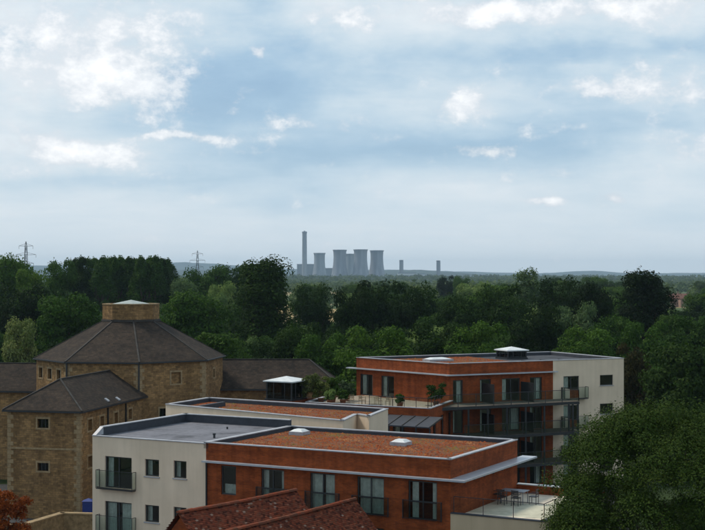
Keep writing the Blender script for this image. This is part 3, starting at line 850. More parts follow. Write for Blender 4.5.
# balconies
for k in range(3):
    z = LV[k]; m = MB(); fbar(m, ff, -.02 if k else -2.6, sW + 1.0, z - .24, z, .004, 2.9); bal = m.build('balcony', 'steel', far)
    g = MB(); fbar(g, ff, .0 if k else -2.5, sW + .9, z + .002, z + .03, .06, 2.8); g.build('deck', 'decking', bal)
    balustrade([ff.pt(-.02 if k else -2.55, 2.85), ff.pt(sW + .95, 2.85), ff.pt(sW + .95, .1)], z + .03, far, 1.05, 1.9, 'balcony_railing', .05)
for s in (.4, 2.4, 4.4, 6.4, 8.4, sW - .1, sW + .35, sW + .9): m = MB(); p = ff.pt(s, 2.76); m.bar((*p, 0), (*p, LV[0] - .02), .16); m.build('column', 'steel', far)
for k in range(3):      # dark panels added across the balconies to make the recess darker
    for s in (3.4, 7.6):
        m = MB(); a, b = ff.pt(s, .05), ff.pt(s, 2.2); m.bar((*a, LV[k] + .95), (*b, LV[k] + .95), .05, 1.75); m.build('darkening_screen', 'steel', far)
# three storey terrace wing in front of it
F1, F2, F3, F4, F5 = (-4.2, 120.2), (6.6, 114.2), (9.1, 121.6), (.9, 131.0), (-2.0, 128.2)
ZB = 7.95
tp = [F1, F2, F3, F4, F5]
for i, (a, b) in enumerate(((F1, F2), (F2, F3), (F5, F1))):
    f = Face(a, b); ops = []
    for k in range(2):
        s = 1.0
        while s + 1.4 < f.len: ops.append([s, s + 1.1, 2.5 + 2.75 * k, 4.6 + 2.75 * k]); s += 2.6
    wall(f, 0, ZB + .3, ops, 'brick', far, name='terrace_wall')
    for o in ops: window(f, o, far, 1, curtains=[(.1, .5, 0, 1)])
    coping_strip(a, b, ZB + .3, far, .34, .06, 'coping'); upstand(a, b, ZB, ZB + .3, far)
flat(inset(tp, .05), ZB, 'terrace_deck', far, 'terrace_floor')
f12 = Face(F1, F2)
balustrade([f12.pt(6.4, -.15), f12.pt(12.1, -.15), Face(F2, F3).pt(3.2, -.15)], ZB + .36, far, .8, 1.2, 'terrace_railing', .045)
m = MB(); a0, a1 = f12.s_of(389), f12.len + 1.2
q = [f12.pt(a0, 2.6), f12.pt(a1, 2.6), f12.pt(a1, .01), f12.pt(a0, .01)]
m.hexa([(*q[0], 6.9), (*q[1], 6.9), (*q[2], 7.5), (*q[3], 7.5), (*q[0], 7.0), (*q[1], 7.0), (*q[2], 7.6), (*q[3], 7.6)]); lean = m.build('lean_to_roof', 'upstand', far)
for k in range(5):
    m = MB(); s = a0 + (a1 - a0) * k / 4; m.bar((*f12.pt(s, 2.55), 7.03), (*f12.pt(s, .06), 7.62), .07); m.build('glazing_bar', 'lead', lean)
    m = MB(); m.bar((*f12.pt(s, 2.5), 0), (*f12.pt(s, 2.5), 6.9), .13); m.build('column', 'steel', far)
# glazed stair tower with a white cap
kc = (at(286.5, 122.5), 122.5)
st = thing('stair_tower', 'dark glazed stair tower with white pyramid cap left of the planted terrace', 'tower', (kc[0], kc[1], 0))
m = MB(); m.box(kc, U, 2.9, 2.9, 0, 8.3); m.build('shaft', 'brick', st)
lantern(kc, U, 2.9, 8.3, zt(382.5, 121), st, 'glazed_top')

# ------------------------------------------------------------------ old gaol
gao = thing('octagonal_gaol', 'old stone gaol with octagonal slate roofed tower and hipped wings', 'building', (-21.4, 129.5, 0))
OC, OR = (-21.4, 129.5), 8.9
ov = [(OC[0] + OR * math.sin(R(14 + 45 * k)), OC[1] - OR * math.cos(R(14 + 45 * k))) for k in range(8)]
ZE = 11.92


def stone_window(f, op, blocked=False, bars=True):
    a, b, c, d = op; m = MB()
    fbar(m, f, a - .15, b + .15, d + .002, d + .17, -.1, .025); fbar(m, f, a - .15, b + .15, c - .13, c - .002, -.1, .03)
    fbar(m, f, a - .14, a - .002, c, d, -.1, .022); fbar(m, f, b + .002, b + .14, c, d, -.1, .022)
    o = m.build('window', 'dress', gao); g = MB()
    p, q = f.pt(a, -.24), f.pt(b, -.24)
    g.poly([(*p, c), (*q, c), (*q, d), (*p, d)]); g.build('blocking' if blocked else 'pane', 'stone' if blocked else 'glass', o)
    if bars and not blocked:
        g = MB(); n = max(2, int((b - a) / .3))
        for k in range(1, n): g.bar((*f.pt(a + (b - a) * k / n, -.15), c), (*f.pt(a + (b - a) * k / n, -.15), d), .04)
        g.build('window_bars', 'frame', o)


def quoins(f_a, f_b, p, z1):
    """alternating long and short corner stones on both faces"""
    z = .1; k = 0
    while z + .34 < z1:
        la, lb = (.52, .3) if k % 2 else (.3, .52); m = MB()
        fbar(m, f_a, f_a.len - la, f_a.len + .012, z, z + .33, -.1, .018); fbar(m, f_b, -.012, lb, z + .002, z + .328, -.1, .018)
        m.build('quoin', 'dress', gao); z += .36; k += 1


ofaces = [Face(ov[k], ov[(k + 1) % 8]) for k in range(8)]
for k, f in enumerate(ofaces):
    ops = []; bl = []
    if k == 6:
        for x0, x1 in ((38.5, 43), (47.5, 52), (56.5, 61)):
            s = f.s_of((x0 + x1) / 2); ops.append([s - .42, s + .42, 10.0, 10.95])
    elif k == 0:
        s = f.s_of(176); bl = [[s - .5, s + .5, 9.7, 10.75]]; s = f.s_of(163.5); ops = [[s - .4, s + .4, 6.0, 7.5]]
    elif k == 1:
        ops = [[f.len * .5 - .3, f.len * .5 + .3, 9.9, 10.7]]
    wall(f, 0, ZE, ops + bl, 'stone', gao, .25)
    for o in ops: stone_window(f, o)
    for o in bl: stone_window(f, o, True)
for k in (0, 1, 7): quoins(ofaces[k - 1], ofaces[k], ov[k], ZE)
for k in (0, 7):
    m = MB(); p = (ov[k][0], ov[k][1] - .12); m.bar((*p, .2), (*p, ZE - .1), .13); m.build('downpipe', 'steel', gao)
ro, ri, zr = OR + .22, 2.55, 15.35
for k in range(8):
    a0, a1 = R(14 + 45 * k), R(59 + 45 * k)
    def o_(r, a, z): return (OC[0] + r * math.sin(a), OC[1] - r * math.cos(a), z)
    m = MB(); m.poly([o_(ro, a0, ZE - .12), o_(ro, a1, ZE - .12), o_(ri, a1, zr), o_(ri, a0, zr)])
    m.poly([o_(ro, a0, ZE - .24), o_(ro, a1, ZE - .24), o_(ro, a1, ZE - .12), o_(ro, a0, ZE - .12)])
    m.poly([o_(OR - .1, a0, ZE - .24), o_(OR - .1, a1, ZE - .24), o_(ro, a1, ZE - .24), o_(ro, a0, ZE - .24)])
    rf = m.build('roof_slope', 'slate', gao)
    m = MB(); m.bar(o_(ro, a0, ZE - .1), o_(ri, a0, zr + .03), .14, .07); m.build('hip_ridge', 'lead', rf)
    m = MB(); m.bar(o_(ro + .06, a0, ZE - .2), o_(ro + .06, a1, ZE - .2), .12); m.build('gutter', 'steel', rf)
dr = 2.72; dv = [(OC[0] + dr * math.sin(R(14 + 45 * k)), OC[1] - dr * math.cos(R(14 + 45 * k))) for k in range(8)]
m = MB(); m.prism(dv, zr - .3, 16.85); dm = m.build('lantern_drum', 'stone', gao)
for k in range(8):
    coping_strip(dv[k], dv[(k + 1) % 8], 16.85, gao, .4, .1, 'dress')
    m = MB(); f = Face(dv[k], dv[(k + 1) % 8]); fbar(m, f, 0, f.len, zr - .12, zr + .1, -.05, .12); m.build('flashing', 'lead', dm)
m = MB(); q = [(OC[0] + 1.9 * math.sin(R(14 + 45 * k)), OC[1] - 1.9 * math.cos(R(14 + 45 * k))) for k in range(8)]
for k in range(8): m.poly([(*q[k], 16.9), (*q[(k + 1) % 8], 16.9), (OC[0], OC[1], 17.3)])
m.build('lantern_cap', 'pale_lead', gao)


def hip_wing(p0, d, length, hw, ze, zr, windows, hip0=True):
    """wing: p0 middle of the free end, d direction towards the tower"""
    n = (d[1], -d[0])           # right-hand side when walking along d
    a, b = add2(p0, n, hw), add2(p0, n, -hw); c, e = add2(a, d, length), add2(b, d, length)
    fe_, fr_, fl_ = Face(b, a), Face(a, c), Face(e, b)
    for f, key in ((fe_, 'end'), (fr_, 'right'), (fl_, 'left')):
        w = windows.get(key, []); wall(f, 0, ze, [o for o, _ in w], 'stone', gao, .25)
        for o, bl in w: stone_window(f, o, bl)
    k = .3; oh = hw + k; zo = ze - .12
    a1, b1 = add2(add2(p0, n, oh), d, -k), add2(add2(p0, n, -oh), d, -k); c1, e1 = add2(a1, d, length + k), add2(b1, d, length + k)
    ap, rg = add2(p0, d, hw), add2(p0, d, length)
    for pts in ([(*b1, zo), (*a1, zo), (*ap, zr)], [(*a1, zo), (*c1, zo), (*rg, zr), (*ap, zr)], [(*e1, zo), (*b1, zo), (*ap, zr), (*rg, zr)]):
        m = MB(); m.poly(pts); m.poly([(pts[0][0], pts[0][1], zo - .12), (pts[1][0], pts[1][1], zo - .12), pts[1], pts[0]])
        rf = m.build('roof_slope', 'slate', gao)
        m = MB(); m.bar((pts[0][0], pts[0][1], zo - .1), (pts[1][0], pts[1][1], zo - .1), .13); m.build('gutter', 'steel', rf)
    for p, q in (((*b1, zo), (*ap, zr)), ((*a1, zo), (*ap, zr)), ((*ap, zr), (*rg, zr))):
        m = MB(); m.bar((p[0], p[1], p[2] + .03), (q[0], q[1], q[2] + .03), .14, .07); m.build('hip_ridge', 'lead', gao)
    return fe_, fr_, fl_


d1, _ = unit((-21.8, 107.2), (-18.9, 120.6)); n1 = (d1[1], -d1[0]); mid0 = add2((-21.8, 107.2), n1, -3.14)
fe_ = Face(add2(mid0, n1, -3.14), add2(mid0, n1, 3.14)); fr_ = Face(add2(mid0, n1, 3.14), add2(add2(mid0, n1, 3.14), d1, 13.7))
endw = [([fe_.s_of(37.5), fe_.s_of(48.5), fe_.z_of(43, 428), fe_.z_of(43, 419)], False), ([fe_.s_of(37.5), fe_.s_of(48.5), fe_.z_of(43, 471), fe_.z_of(43, 463)], False)]
sidew = []
for px in (90, 102, 116, 130):
    s = fr_.s_of(px); sidew.append(([s - .45, s + .45, 7.0, 7.9], True)); sidew.append(([s - .45, s + .45, 4.0, 4.9], True))
fe_, fr_, fl_ = hip_wing(mid0, d1, 14.2, 3.14, 8.9, 11.05, {'end': endw, 'right': sidew})
quoins(fe_, fr_, None, 8.75); quoins(fl_, fe_, None, 8.75)
m = MB(); fbar(m, fe_, .0, fe_.len, 5.6, 5.75, -.02, .05); m.build('string_course', 'dress', gao)
for px in (107, 125):
    m = MB(); s = fr_.s_of(px); fbar(m, fr_, s, s + .12, .1, 8.5, .01, .13); m.build('downpipe', 'steel', gao)
for px, py in ((107, 391.5), (118, 389.5)):     # small rooflights on the slate slope
    t = 1.5 / 3.14; zz = 8.7 + 2.28 * .5; Y = (H - zz) * F / (py - YH); c = (at(px, Y), Y)
    a = add2(add2(c, d1, -.2), n1, .16); b = add2(add2(c, d1, .2), n1, .16); e = add2(add2(c, d1, .2), n1, -.16); g = add2(add2(c, d1, -.2), n1, -.16)
    # height of the slope under each corner
    def zs(p):
        dist = abs((p[0] - mid0[0]) * n1[0] + (p[1] - mid0[1]) * n1[1]); return 11.05 - dist * (2.27 / 3.44)
    m = MB(); m.hexa([(*p, zs(p) - .05) for p in (a, b, e, g)] + [(*p, zs(p) + .09) for p in (a, b, e, g)]); m.build('rooflight', 'coping', gao)
hip_wing((-46, 134.0), (.989, -.148), 18.0, 3.15, 8.7, 11.0, {})
hip_wing((-1.2, 134.2), (-1.0, 0.0), 13.6, 3.15, 8.7, 11.25, {})

# ------------------------------------------------------------------ garden wall, shed, foreground tiled roofs
gw = thing('garden_wall', 'low tan stone boundary wall at the foot of the gaol', 'wall', (-21.3, 98.2, 0))
gpth = [(-29, 91.0), (-22.9, 93.9), (-21.3, 98.2), (-17.5, 97.7)]
for a, b in zip(gpth[:-1], gpth[1:]):
    u, l = unit(a, b); c = add2(a, u, l / 2); m = MB(); m.box(c, u, l, .4, 0, 2.15); m.build('wall', 'garden_stone', gw)
    m = MB(); m.box(c, u, l + .2, .52, 2.152, 2.25); m.build('coping', 'dress', gw)
bc = (at(88.6, 103), 103.0)
sh = thing('blue_shed', 'small blue hut between the gaol wing and the cream flats', 'shed', (bc[0], bc[1], 0))
m = MB(); m.box(bc, (1, 0), .8, .8, .12, 2.3)
m.build('body', 'blue', sh); m = MB(); m.box(bc, (1, 0), .86, .86, 0, .12); m.build('base', 'steel', sh)
m = MB(); q = [(bc[0] + a * .46, bc[1] + b * .46) for a, b in ((-1, -1), (1, -1), (1, 1), (-1, 1))]
for i in range(4): m.poly([(*q[i], 2.3), (*q[(i + 1) % 4], 2.3), (*bc, 2.5)])
m.build('roof', 'blue', sh); m = MB(); m.box((bc[0], bc[1] - .41), (1, 0), .55, .04, .2, 2.1); m.build('door', 'blue', sh)


def tiled_house(label, r0, r1, zr, hw, drop, hip_near, tile_mat='tile', wallmat='brick'):
    """old house: ridge from r0 (near) to r1 (far), real tiles on the slope facing right and left"""
    u, l = unit(r0, r1); n = (u[1], -u[0]); ze = zr - drop
    h = thing('tiled_house', label, 'house', (r0[0], r0[1], 0), 'tiled roofs along the foot of the picture')
    body = [add2(add2(r0, u, .15), n, -hw + .25), add2(add2(r0, u, .15), n, hw - .25), add2(add2(r1, u, -.2), n, hw - .25), add2(add2(r1, u, -.2), n, -hw + .25)]
    m = MB(); m.prism(body, 0, ze + .02)
    for e in (0, 1):
        a, b = (body[0], body[1]) if e == 0 else (body[3], body[2]); c = ((a[0] + b[0]) / 2, (a[1] + b[1]) / 2); m.poly([(*a, ze), (*b, ze), (*c, zr - .25)])
    m.build('wall', wallmat, h)
    sl = math.hypot(hw, drop); gauge, tw = .105, .17
    for side in (1, -1):
        m = MB(); q = [(*r0, zr - .06), (*r1, zr - .06), (*add2(r1, n, side * hw), ze - .06), (*add2(r0, n, side * hw), ze - .06)]
        m.poly(q if side > 0 else q[::-1]); m.build('roof_slope', 'tile', h, rnd=True)
        m = MB(); rows = int(sl / gauge)
        for i in range(rows):
            t0, t1 = i * gauge / sl, min(1.0, (i + 1.45) * gauge / sl); k = 0; off = (i % 2) * tw / 2
            while off + k * tw < l:
                s0 = max(0, off + k * tw + .004); s1 = min(l, off + (k + 1) * tw - .004); k += 1
                if s1 - s0 < .04: continue
                lift = .022 + random.uniform(0, .02); ju = random.uniform(-.012, .012); sag = -.05 * math.sin(math.pi * s0 / l) + .02 * math.sin(s0 * 2.1 + i * .1)
                def pp(s, t, dz): b = add2(add2(r0, u, s), n, side * hw * t); return (*b, zr - drop * t + dz + sag)
                a, b, c, d = pp(s0, t0, -.01), pp(s1, t0, -.01), pp(s1, t1, lift + ju), pp(s0, t1, lift - ju)
                r = random.random()
                m.poly([a, d, c, b] if side < 0 else [a, b, c, d][::-1], r); m.poly([d, c, (c[0], c[1], c[2] - .03), (d[0], d[1], d[2] - .03)], r)
        m.build('roof_tiles', tile_mat, h, uv=False, kind='stuff', rnd=True)
    kk = int(l / .32)
    for k in range(kk):
        m = MB(); s0, s1 = l * k / kk, l * (k + 1) / kk - .012; mid_ = (s0 + s1) / 2; sag = -.05 * math.sin(math.pi * mid_ / l) + random.uniform(-.008, .012)
        ring = []
        for s in (s0, s1): ring.append([(*add2(add2(r0, u, s), n, .15 * math.cos(a)), zr + .0 + sag + .12 * math.sin(a)) for a in (0, .785, 1.571, 2.356, 3.1416)])
        r = random.uniform(.45, .9)
        for j in range(4): m.poly([ring[0][j], ring[1][j], ring[1][j + 1], ring[0][j + 1]], r)
        m.poly(ring[0], r); m.poly(ring[1][::-1], r); m.build('ridge_tile', tile_mat, h, rnd=True)
    return h


za = 8.1; tiled_house('weathered red tiled roof with white flecks in front of the cream wall', gp(178, 513, za), gp(296, 490, za), za, 3.2, 3.4, True)
zb = 7.5; r0, r1 = gp(250, 525.5, zb), gp(355, 499, zb); u, _ = unit(r0, r1); r0 = add2(r0, u, -3)
tiled_house('red tiled roof with bright ridge in front of the brick windows', r0, r1, zb, 3.0, 3.2, False)
zb2 = 5.5; q0, q1 = gp(551, 525, zb2), gp(590, 523.5, zb2)
tiled_house('red tiled roof just peeping under the large leafy tree', q0, q1, zb2, 2.0, 2.0, False)

# ------------------------------------------------------------------ furniture
def table(c, z, u, w, d, label, mat='steel', group=None):
    t = thing('terrace_table', label, 'table', (c[0], c[1], z), group); m = MB(); m.box(c, u, w, d, z + .70, z + .74); m.build('tabletop', mat, t); n = (-u[1], u[0])
    for a in (-1, 1):
        for b in (-1, 1):
            p = (c[0] + u[0] * a * w * .44 + n[0] * b * d * .42, c[1] + u[1] * a * w * .44 + n[1] * b * d * .42); m = MB(); m.bar((*p, z), (*p, z + .7), .05); m.build('leg', mat, t)
    return t


def chair(c, z, ang, label, mat='steel', group='terrace chairs'):
    u = (math.cos(ang), math.sin(ang)); n = (-u[1], u[0])
    t = thing('terrace_chair', label, 'chair', (c[0], c[1], z), group); m = MB(); m.box(c, u, .46, .46, z + .43, z + .47); m.build('seat', mat, t)
    for a in (-1, 1):
        for b in (-1, 1):
            p = (c[0] + u[0] * a * .2 + n[0] * b * .2, c[1] + u[1] * a * .2 + n[1] * b * .2); m = MB(); m.bar((*p, z), (*p, z + (.43 if b < 0 else .9)), .035); m.build('leg', mat, t)
    m = MB(); bcn = (c[0] + n[0] * .2, c[1] + n[1] * .2)
    for k in range(4): m.box(bcn, u, .38, .02, z + .55 + k * .09, z + .61 + k * .09)
    m.build('backrest', mat, t)
    for a in (-1, 1):
        m = MB(); p = (c[0] + u[0] * a * .22, c[1] + u[1] * a * .22); m.box(p, n, .42, .05, z + .64, z + .67); m.build('armrest', mat, t)
    return t


tcn = gp(514.5, 490.5, ZT + .72)
M['table_top'] = m_simple('grey_table', (.20, .21, .24), .4, var=.15)
table(tcn, ZT, U, 1.5, .95, 'grey rectangular table on the cream roof terrace', 'table_top')
for i, (a, b, ang, lab) in enumerate(((-.42, -.85, 180, 'dark chair at the near left of the terrace table'), (.42, -.85, 180, 'dark chair at the near right of the terrace table'),
                                       (-1.15, 0, 90, 'dark chair at the brick wall end of the terrace table'), (1.15, .1, -90, 'dark chair at the outer end of the terrace table'))):
    p = add2(add2(tcn, U, a), V, b); chair(p, ZT, math.atan2(U[1], U[0]) + R(ang), lab)
for k, (px, lab) in enumerate(((351, 'pale wooden chair near the planted end of the upper terrace'), (362, 'pale wooden chair below the first terrace door'), (379, 'pale wooden chair between the two terrace doors'), (388, 'pale wooden chair below the second terrace door'))):
    Y = 121.2 - .03 * (px - 351); chair((at(px, Y), Y), ZB, R(-20 + 70 * k), lab, 'plank')
table((at(370, 121.6), 121.6), ZB, U, 1.5, .9, 'long wooden table in the middle of the upper terrace', 'plank')
table((at(395, 119.0), 119.0), ZB, U, .9, .9, 'square wooden table beside the glass railing on the upper terrace', 'plank')


# ------------------------------------------------------------------ plants and trees
def leaf_arrays(cen, nor, size, fold=.25):
    n = len(cen); nor = nor / np.maximum(np.linalg.norm(nor, axis=1, keepdims=True), 1e-6)
    r = rng.normal(size=(n, 3)); t = r - nor * np.sum(r * nor, axis=1, keepdims=True); t /= np.maximum(np.linalg.norm(t, axis=1, keepdims=True), 1e-6); b = np.cross(nor, t)
    s = size[:, None]; v = np.empty((n, 4, 3))
    v[:, 0] = cen + t * s; v[:, 1] = cen + b * s * .62 - nor * s * fold; v[:, 2] = cen - t * s; v[:, 3] = cen - b * s * .62 - nor * s * fold
    return v.reshape(-1, 3)


def quads_mesh(name, V_, rnd, mat):
    n = len(V_) // 4; me = bpy.data.meshes.new(name)
    me.vertices.add(n * 4); me.vertices.foreach_set('co', V_.astype(np.float32).ravel())
    me.loops.add(n * 4); me.loops.foreach_set('vertex_index', np.arange(n * 4, dtype=np.int32))
    me.polygons.add(n); me.polygons.foreach_set('loop_start', np.arange(n, dtype=np.int32) * 4); me.polygons.foreach_set('loop_total', np.full(n, 4, dtype=np.int32))
    me.update(calc_edges=True)
    a = me.attributes.new('rnd', 'FLOAT', 'FACE'); a.data.foreach_set('value', rnd.astype(np.float32))
    me.materials.append(M[mat]); return me


def sphere_dirs(n): v = rng.normal(size=(n, 3)); return v / np.linalg.norm(v, axis=1, keepdims=True)


def crown(h, w, n, leaf, shape='round', clumps=38, jit=.55):
    """points and normals of leaves on ragged clumps through the crown volume"""
    pts, nrm, rr = [], [], []
    per = max(8, n // clumps)
    for k in range(clumps):
        d = sphere_dirs(1)[0]; rad = rng.uniform(.25, 1.0) ** .55
        if shape == 'poplar':
            t = rng.uniform(0, 1); zc = h * (.14 + .80 * t); prof = math.sin(math.pi * min(1, .18 + .80 * t)) ** .7
            c = np.array([d[0] * w * .36 * prof * rad, d[1] * w * .36 * prof * rad, zc]); cr = w * rng.uniform(.14, .24) * (.5 + .6 * prof); el = 1.6
        elif shape == 'tall':
            t = rng.uniform(0, 1); zc = h * (.16 + .76 * t); prof = (math.sin(math.pi * (.12 + .80 * t))) ** .6
            c = np.array([d[0] * w * .38 * prof * rad, d[1] * w * .38 * prof * rad, zc]); cr = w * rng.uniform(.13, .22); el = 1.25
        elif shape == 'dome':
            tt = rng.uniform(-1, 1); prof = (1 - abs(tt) ** 2.6) ** .5; rr_ = rng.uniform(.35, 1.0) ** .45; zc = h * (.53 + .40 * tt); hx = math.hypot(d[0], d[1]) + 1e-6
            c = np.array([d[0] / hx * rr_ * w * .42 * prof, d[1] / hx * rr_ * w * .42 * prof, zc]); cr = w * rng.uniform(.065, .13); el = .9
        else:
            zc = h * (.57 + .36 * d[2] * rad) if shape == 'round' else h * (.50 + .44 * d[2] * rad)
            tt = (zc / h - .57) / .42; prof = math.sqrt(max(.12, 1 - tt * tt)) if shape == 'round' else 1.0
            hx = math.hypot(d[0], d[1]) + 1e-6; rx = rad * w * .38 * prof
            c = np.array([d[0] / hx * rx, d[1] / hx * rx, zc]); cr = w * rng.uniform(.12, .21); el = .85
        q = sphere_dirs(per); q[:, 2] = np.where(q[:, 2] < -.35, -q[:, 2] * .6, q[:, 2])
        rs = cr * (.55 + .5 * rng.random(per) ** .5) * (1 + .18 * np.sin(q[:, 0] * 5 + k) * np.cos(q[:, 1] * 4 + 2 * k))
        p = c + q * rs[:, None] * np.array([1, 1, el])
        pts.append(p); nrm.append(q + rng.normal(size=(per, 3)) * jit + np.array([0, 0, .25])); rr.append(np.clip(rng.random(per) * .6 + rng.random() * .4, 0, 1))
    pts = np.vstack(pts); pts[:, 2] = np.clip(pts[:, 2], h * .05, None)
    pts[:, 2] *= h / (pts[:, 2].max() + leaf * .3)
    return pts, np.vstack(nrm), np.concatenate(rr)


def trunk_mesh(name, h, w, top=.62):
    m = MB(); r = max(.14, h * .020); n = 7
    segs = [(0, 0, 0, r * 1.5), (.03 * w, .01 * w, h * .12, r), (-.02 * w, .02 * w, h * .35, r * .78), (.02 * w, -.01 * w, h * top, r * .35)]

    def tube(ch):
        i0 = len(m.v)
        for x, y, z, rad in ch:
            for k in range(n): a = 2 * math.pi * k / n; m.v.append((x + rad * math.cos(a), y + rad * math.sin(a), z))
        for j in range(len(ch) - 1):
            for k in range(n): m.f.append((i0 + j * n + k, i0 + j * n + (k + 1) % n, i0 + (j + 1) * n + (k + 1) % n, i0 + (j + 1) * n + k)); m.r.append(.5)
    tube(segs)
    for k in range(6):
        a = k * 1.05 + random.random() * .5; z0 = h * random.uniform(.22, .5); l = w * random.uniform(.2, .34)
        tube([(0, 0, z0, r * .5), (l * .5 * math.cos(a), l * .5 * math.sin(a), z0 + h * .09, r * .32), (l * math.cos(a), l * math.sin(a), z0 + h * .22, r * .1)])
    me = bpy.data.meshes.new(name); me.from_pydata(m.v, [], m.f); me.update(); me.polygons.foreach_set('use_smooth', [True] * len(me.polygons)); me.materials.append(M['bark'])
    return me


PROTO = {}


def make_proto(key, h, w, n, leaf, shape, mat, clumps=38):
    p, nr, rr = crown(h, w, n, leaf, shape, clumps)
    me = quads_mesh('crown', leaf_arrays(p, nr, leaf * rng.uniform(.6, 1.3, len(p))), rr, mat)
    PROTO.setdefault(key, []).append((me, trunk_mesh('trunk', h, w), h, w))


for i in range(3): make_proto('dark', 15, 11, 15000, .21, 'round', 'leaf_dark', 44 + 6 * i)
for i in range(3): make_proto('mid', 14, 11, 15000, .21, 'round', 'leaf_mid', 40 + 8 * i)
for i in range(2): make_proto('light', 13, 10, 15000, .20, 'round', 'leaf_light', 44 + 6 * i)
for i in range(2): make_proto('grey', 13, 10, 14000, .20, 'round', 'leaf_grey', 44 + 6 * i)
make_proto('pale', 9, 7, 12000, .15, 'round', 'leaf_pale', 36)
make_proto('brown', 13, 8, 11000, .2, 'round', 'leaf_brown', 40)
for i in range(2): make_proto('poplar', 25, 7.5, 13000, .24, 'poplar', 'leaf_mid', 46)
make_proto('greypoplar', 23, 9, 11000, .24, 'tall', 'leaf_grey', 46)
for i in range(2): make_proto('tall', 23, 11, 20000, .22, 'tall', 'leaf_dark', 60)


def tree(kind, x, y, h, w, label, group=None, name=None, rot=None):
    cm, tm, h0, w0 = PROTO[kind][random.randrange(len(PROTO[kind]))]
    root = thing(name or {'poplar': 'poplar_tree', 'greypoplar': 'poplar_tree'}.get(kind, 'broadleaf_tree'), label, 'tree', (x, y, 0), group)
    root.rotation_euler.z = random.random() * 6.28 if rot is None else rot; root.scale = (w / w0, w / w0, h / h0)
    for nm, me in (('crown', cm), ('trunk', tm)):
        o = bpy.data.objects.new(nm, me); col.objects.link(o); o.parent = root
    return root


def tree_px(kind, px, ytop, Y, wpx, label, group=None):
    return tree(kind, at(px, Y), Y, zt(ytop, Y), wpx * Y / F, label, group)


# trees that can be picked out in the photograph: kind, column, row of the top, distance, width in pixels
MAIN = [
    ('tall', 262, 253.5, 232, 78, 'tall dark tree left of the power station chimney'),
    ('tall', 643, 265.5, 236, 72, 'tall dark domed tree standing above the woodland on the right'),
    ('dark', 314, 281, 262, 52, 'round dark tree right beside the tallest left hand tree'),
    ('dark', 372, 277.5, 236, 64, 'dark spreading tree below the cooling towers'),
    ('dark', 412, 279, 246, 62, 'dark spreading tree right of the cooling towers'),
    ('dark', 352, 285, 215, 50, 'dark tree edging the pale field below the cooling towers'),
    ('mid', 372, 322, 158, 92, 'broad olive green tree directly behind the brick upper flat'),
    ('mid', 325, 330, 166, 66, 'mid green tree behind the planted terrace'),
    ('mid', 70, 291, 212, 80, 'broad mid green tree left of the octagonal lantern'),
    ('dark', 20, 282, 240, 70, 'dark tree at the left edge behind the pale bush'),
    ('pale', 20, 316, 186, 42, 'pale cream flowering bush left of the gaol roof'),
    ('mid', 62, 257, 345, 40, 'domed tree left of the poplar row'),
    ('mid', 14, 252, 330, 52, 'tall tree at the far left below the pylon'),
    ('light', 32, 268, 320, 40, 'light green tree below the left hand pylon'),
    ('grey', 184, 277, 345, 36, 'grey green willow at the right end of the poplar row'),
    ('grey', 222, 280, 330, 34, 'silvery green tree left of the tallest dark tree'),
    ('grey', 216, 292, 270, 28, 'small pale green tree in front of the silvery one'),
    ('mid', 205, 263, 380, 52, 'green tree below the right hand pylon'),
    ('mid', 236, 262, 395, 46, 'green tree between the pylon and the tallest dark tree'),
    ('mid', 195, 288, 230, 76, 'spreading green tree right of the octagonal lantern'),
    ('light', 220, 331, 166, 74, 'bright green low tree above the right gaol wing'),
    ('dark', 300, 320, 178, 60, 'dark tree above the end of the right gaol wing'),
    ('greypoplar', 528, 266, 330, 36, 'open topped poplar clump above the balcony flats'),
    ('dark', 560, 274, 250, 60, 'dark domed tree behind the roof lantern'),
    ('dark', 592, 279, 232, 56, 'dark domed tree left of the tall right hand tree'),
    ('grey', 575, 300, 205, 56, 'grey green tree behind the cream end of the far flats'),
    ('mid', 585, 325, 176, 72, 'mid green tree just behind the cream end of the far flats'),
    ('dark', 500, 282, 235, 62, 'dark tree behind the far sedum roof'),
    ('dark', 460, 292, 215, 62, 'dark tree behind the brick upper flat'),
    ('dark', 535, 300, 190, 66, 'dark tree behind the far roof lantern'),
    ('mid', 480, 318, 172, 76, 'mid green tree above the far sedum roof'),
    ('dark', 440, 318, 176, 70, 'dark tree above the left of the far sedum roof'),
    ('light', 686, 340, 134, 92, 'light green tree at the right edge above the large leafy tree'),
    ('brown', 632, 342, 145, 42, 'brownish dark tree against the end of the far flats'),
    ('mid', 690, 312, 190, 70, 'green tree at the right edge below the distant houses'),
    ('mid', 610, 313, 196, 62, 'green tree left of the foot of the tall right hand tree'),
    ('mid', 648, 318, 182, 62, 'green tree in front of the tall right hand tree'),
    ('mid', 462, 274.5, 620, 20, 'round solitary tree left of the open topped poplars'),
    ('dark', 446, 274.5, 660, 22, 'round tree left of the solitary one on the plain'),
]
for k, px, yt, Y, wp, lab in MAIN: tree_px(k, px, yt, Y, wp, lab)
ORD = 'first second third fourth fifth sixth seventh eighth ninth tenth eleventh twelfth thirteenth fourteenth last'.split()
for i in range(15):
    px = 75 + i * 6.7; tree_px('poplar', px, 255.2 + random.uniform(-1, 1.0) + (2 if i in (0, 14) else 0), 352 + random.uniform(-9, 9), 29, f'{ORD[i]} poplar counted from the left in the close set row behind the gaol', 'row of poplars')

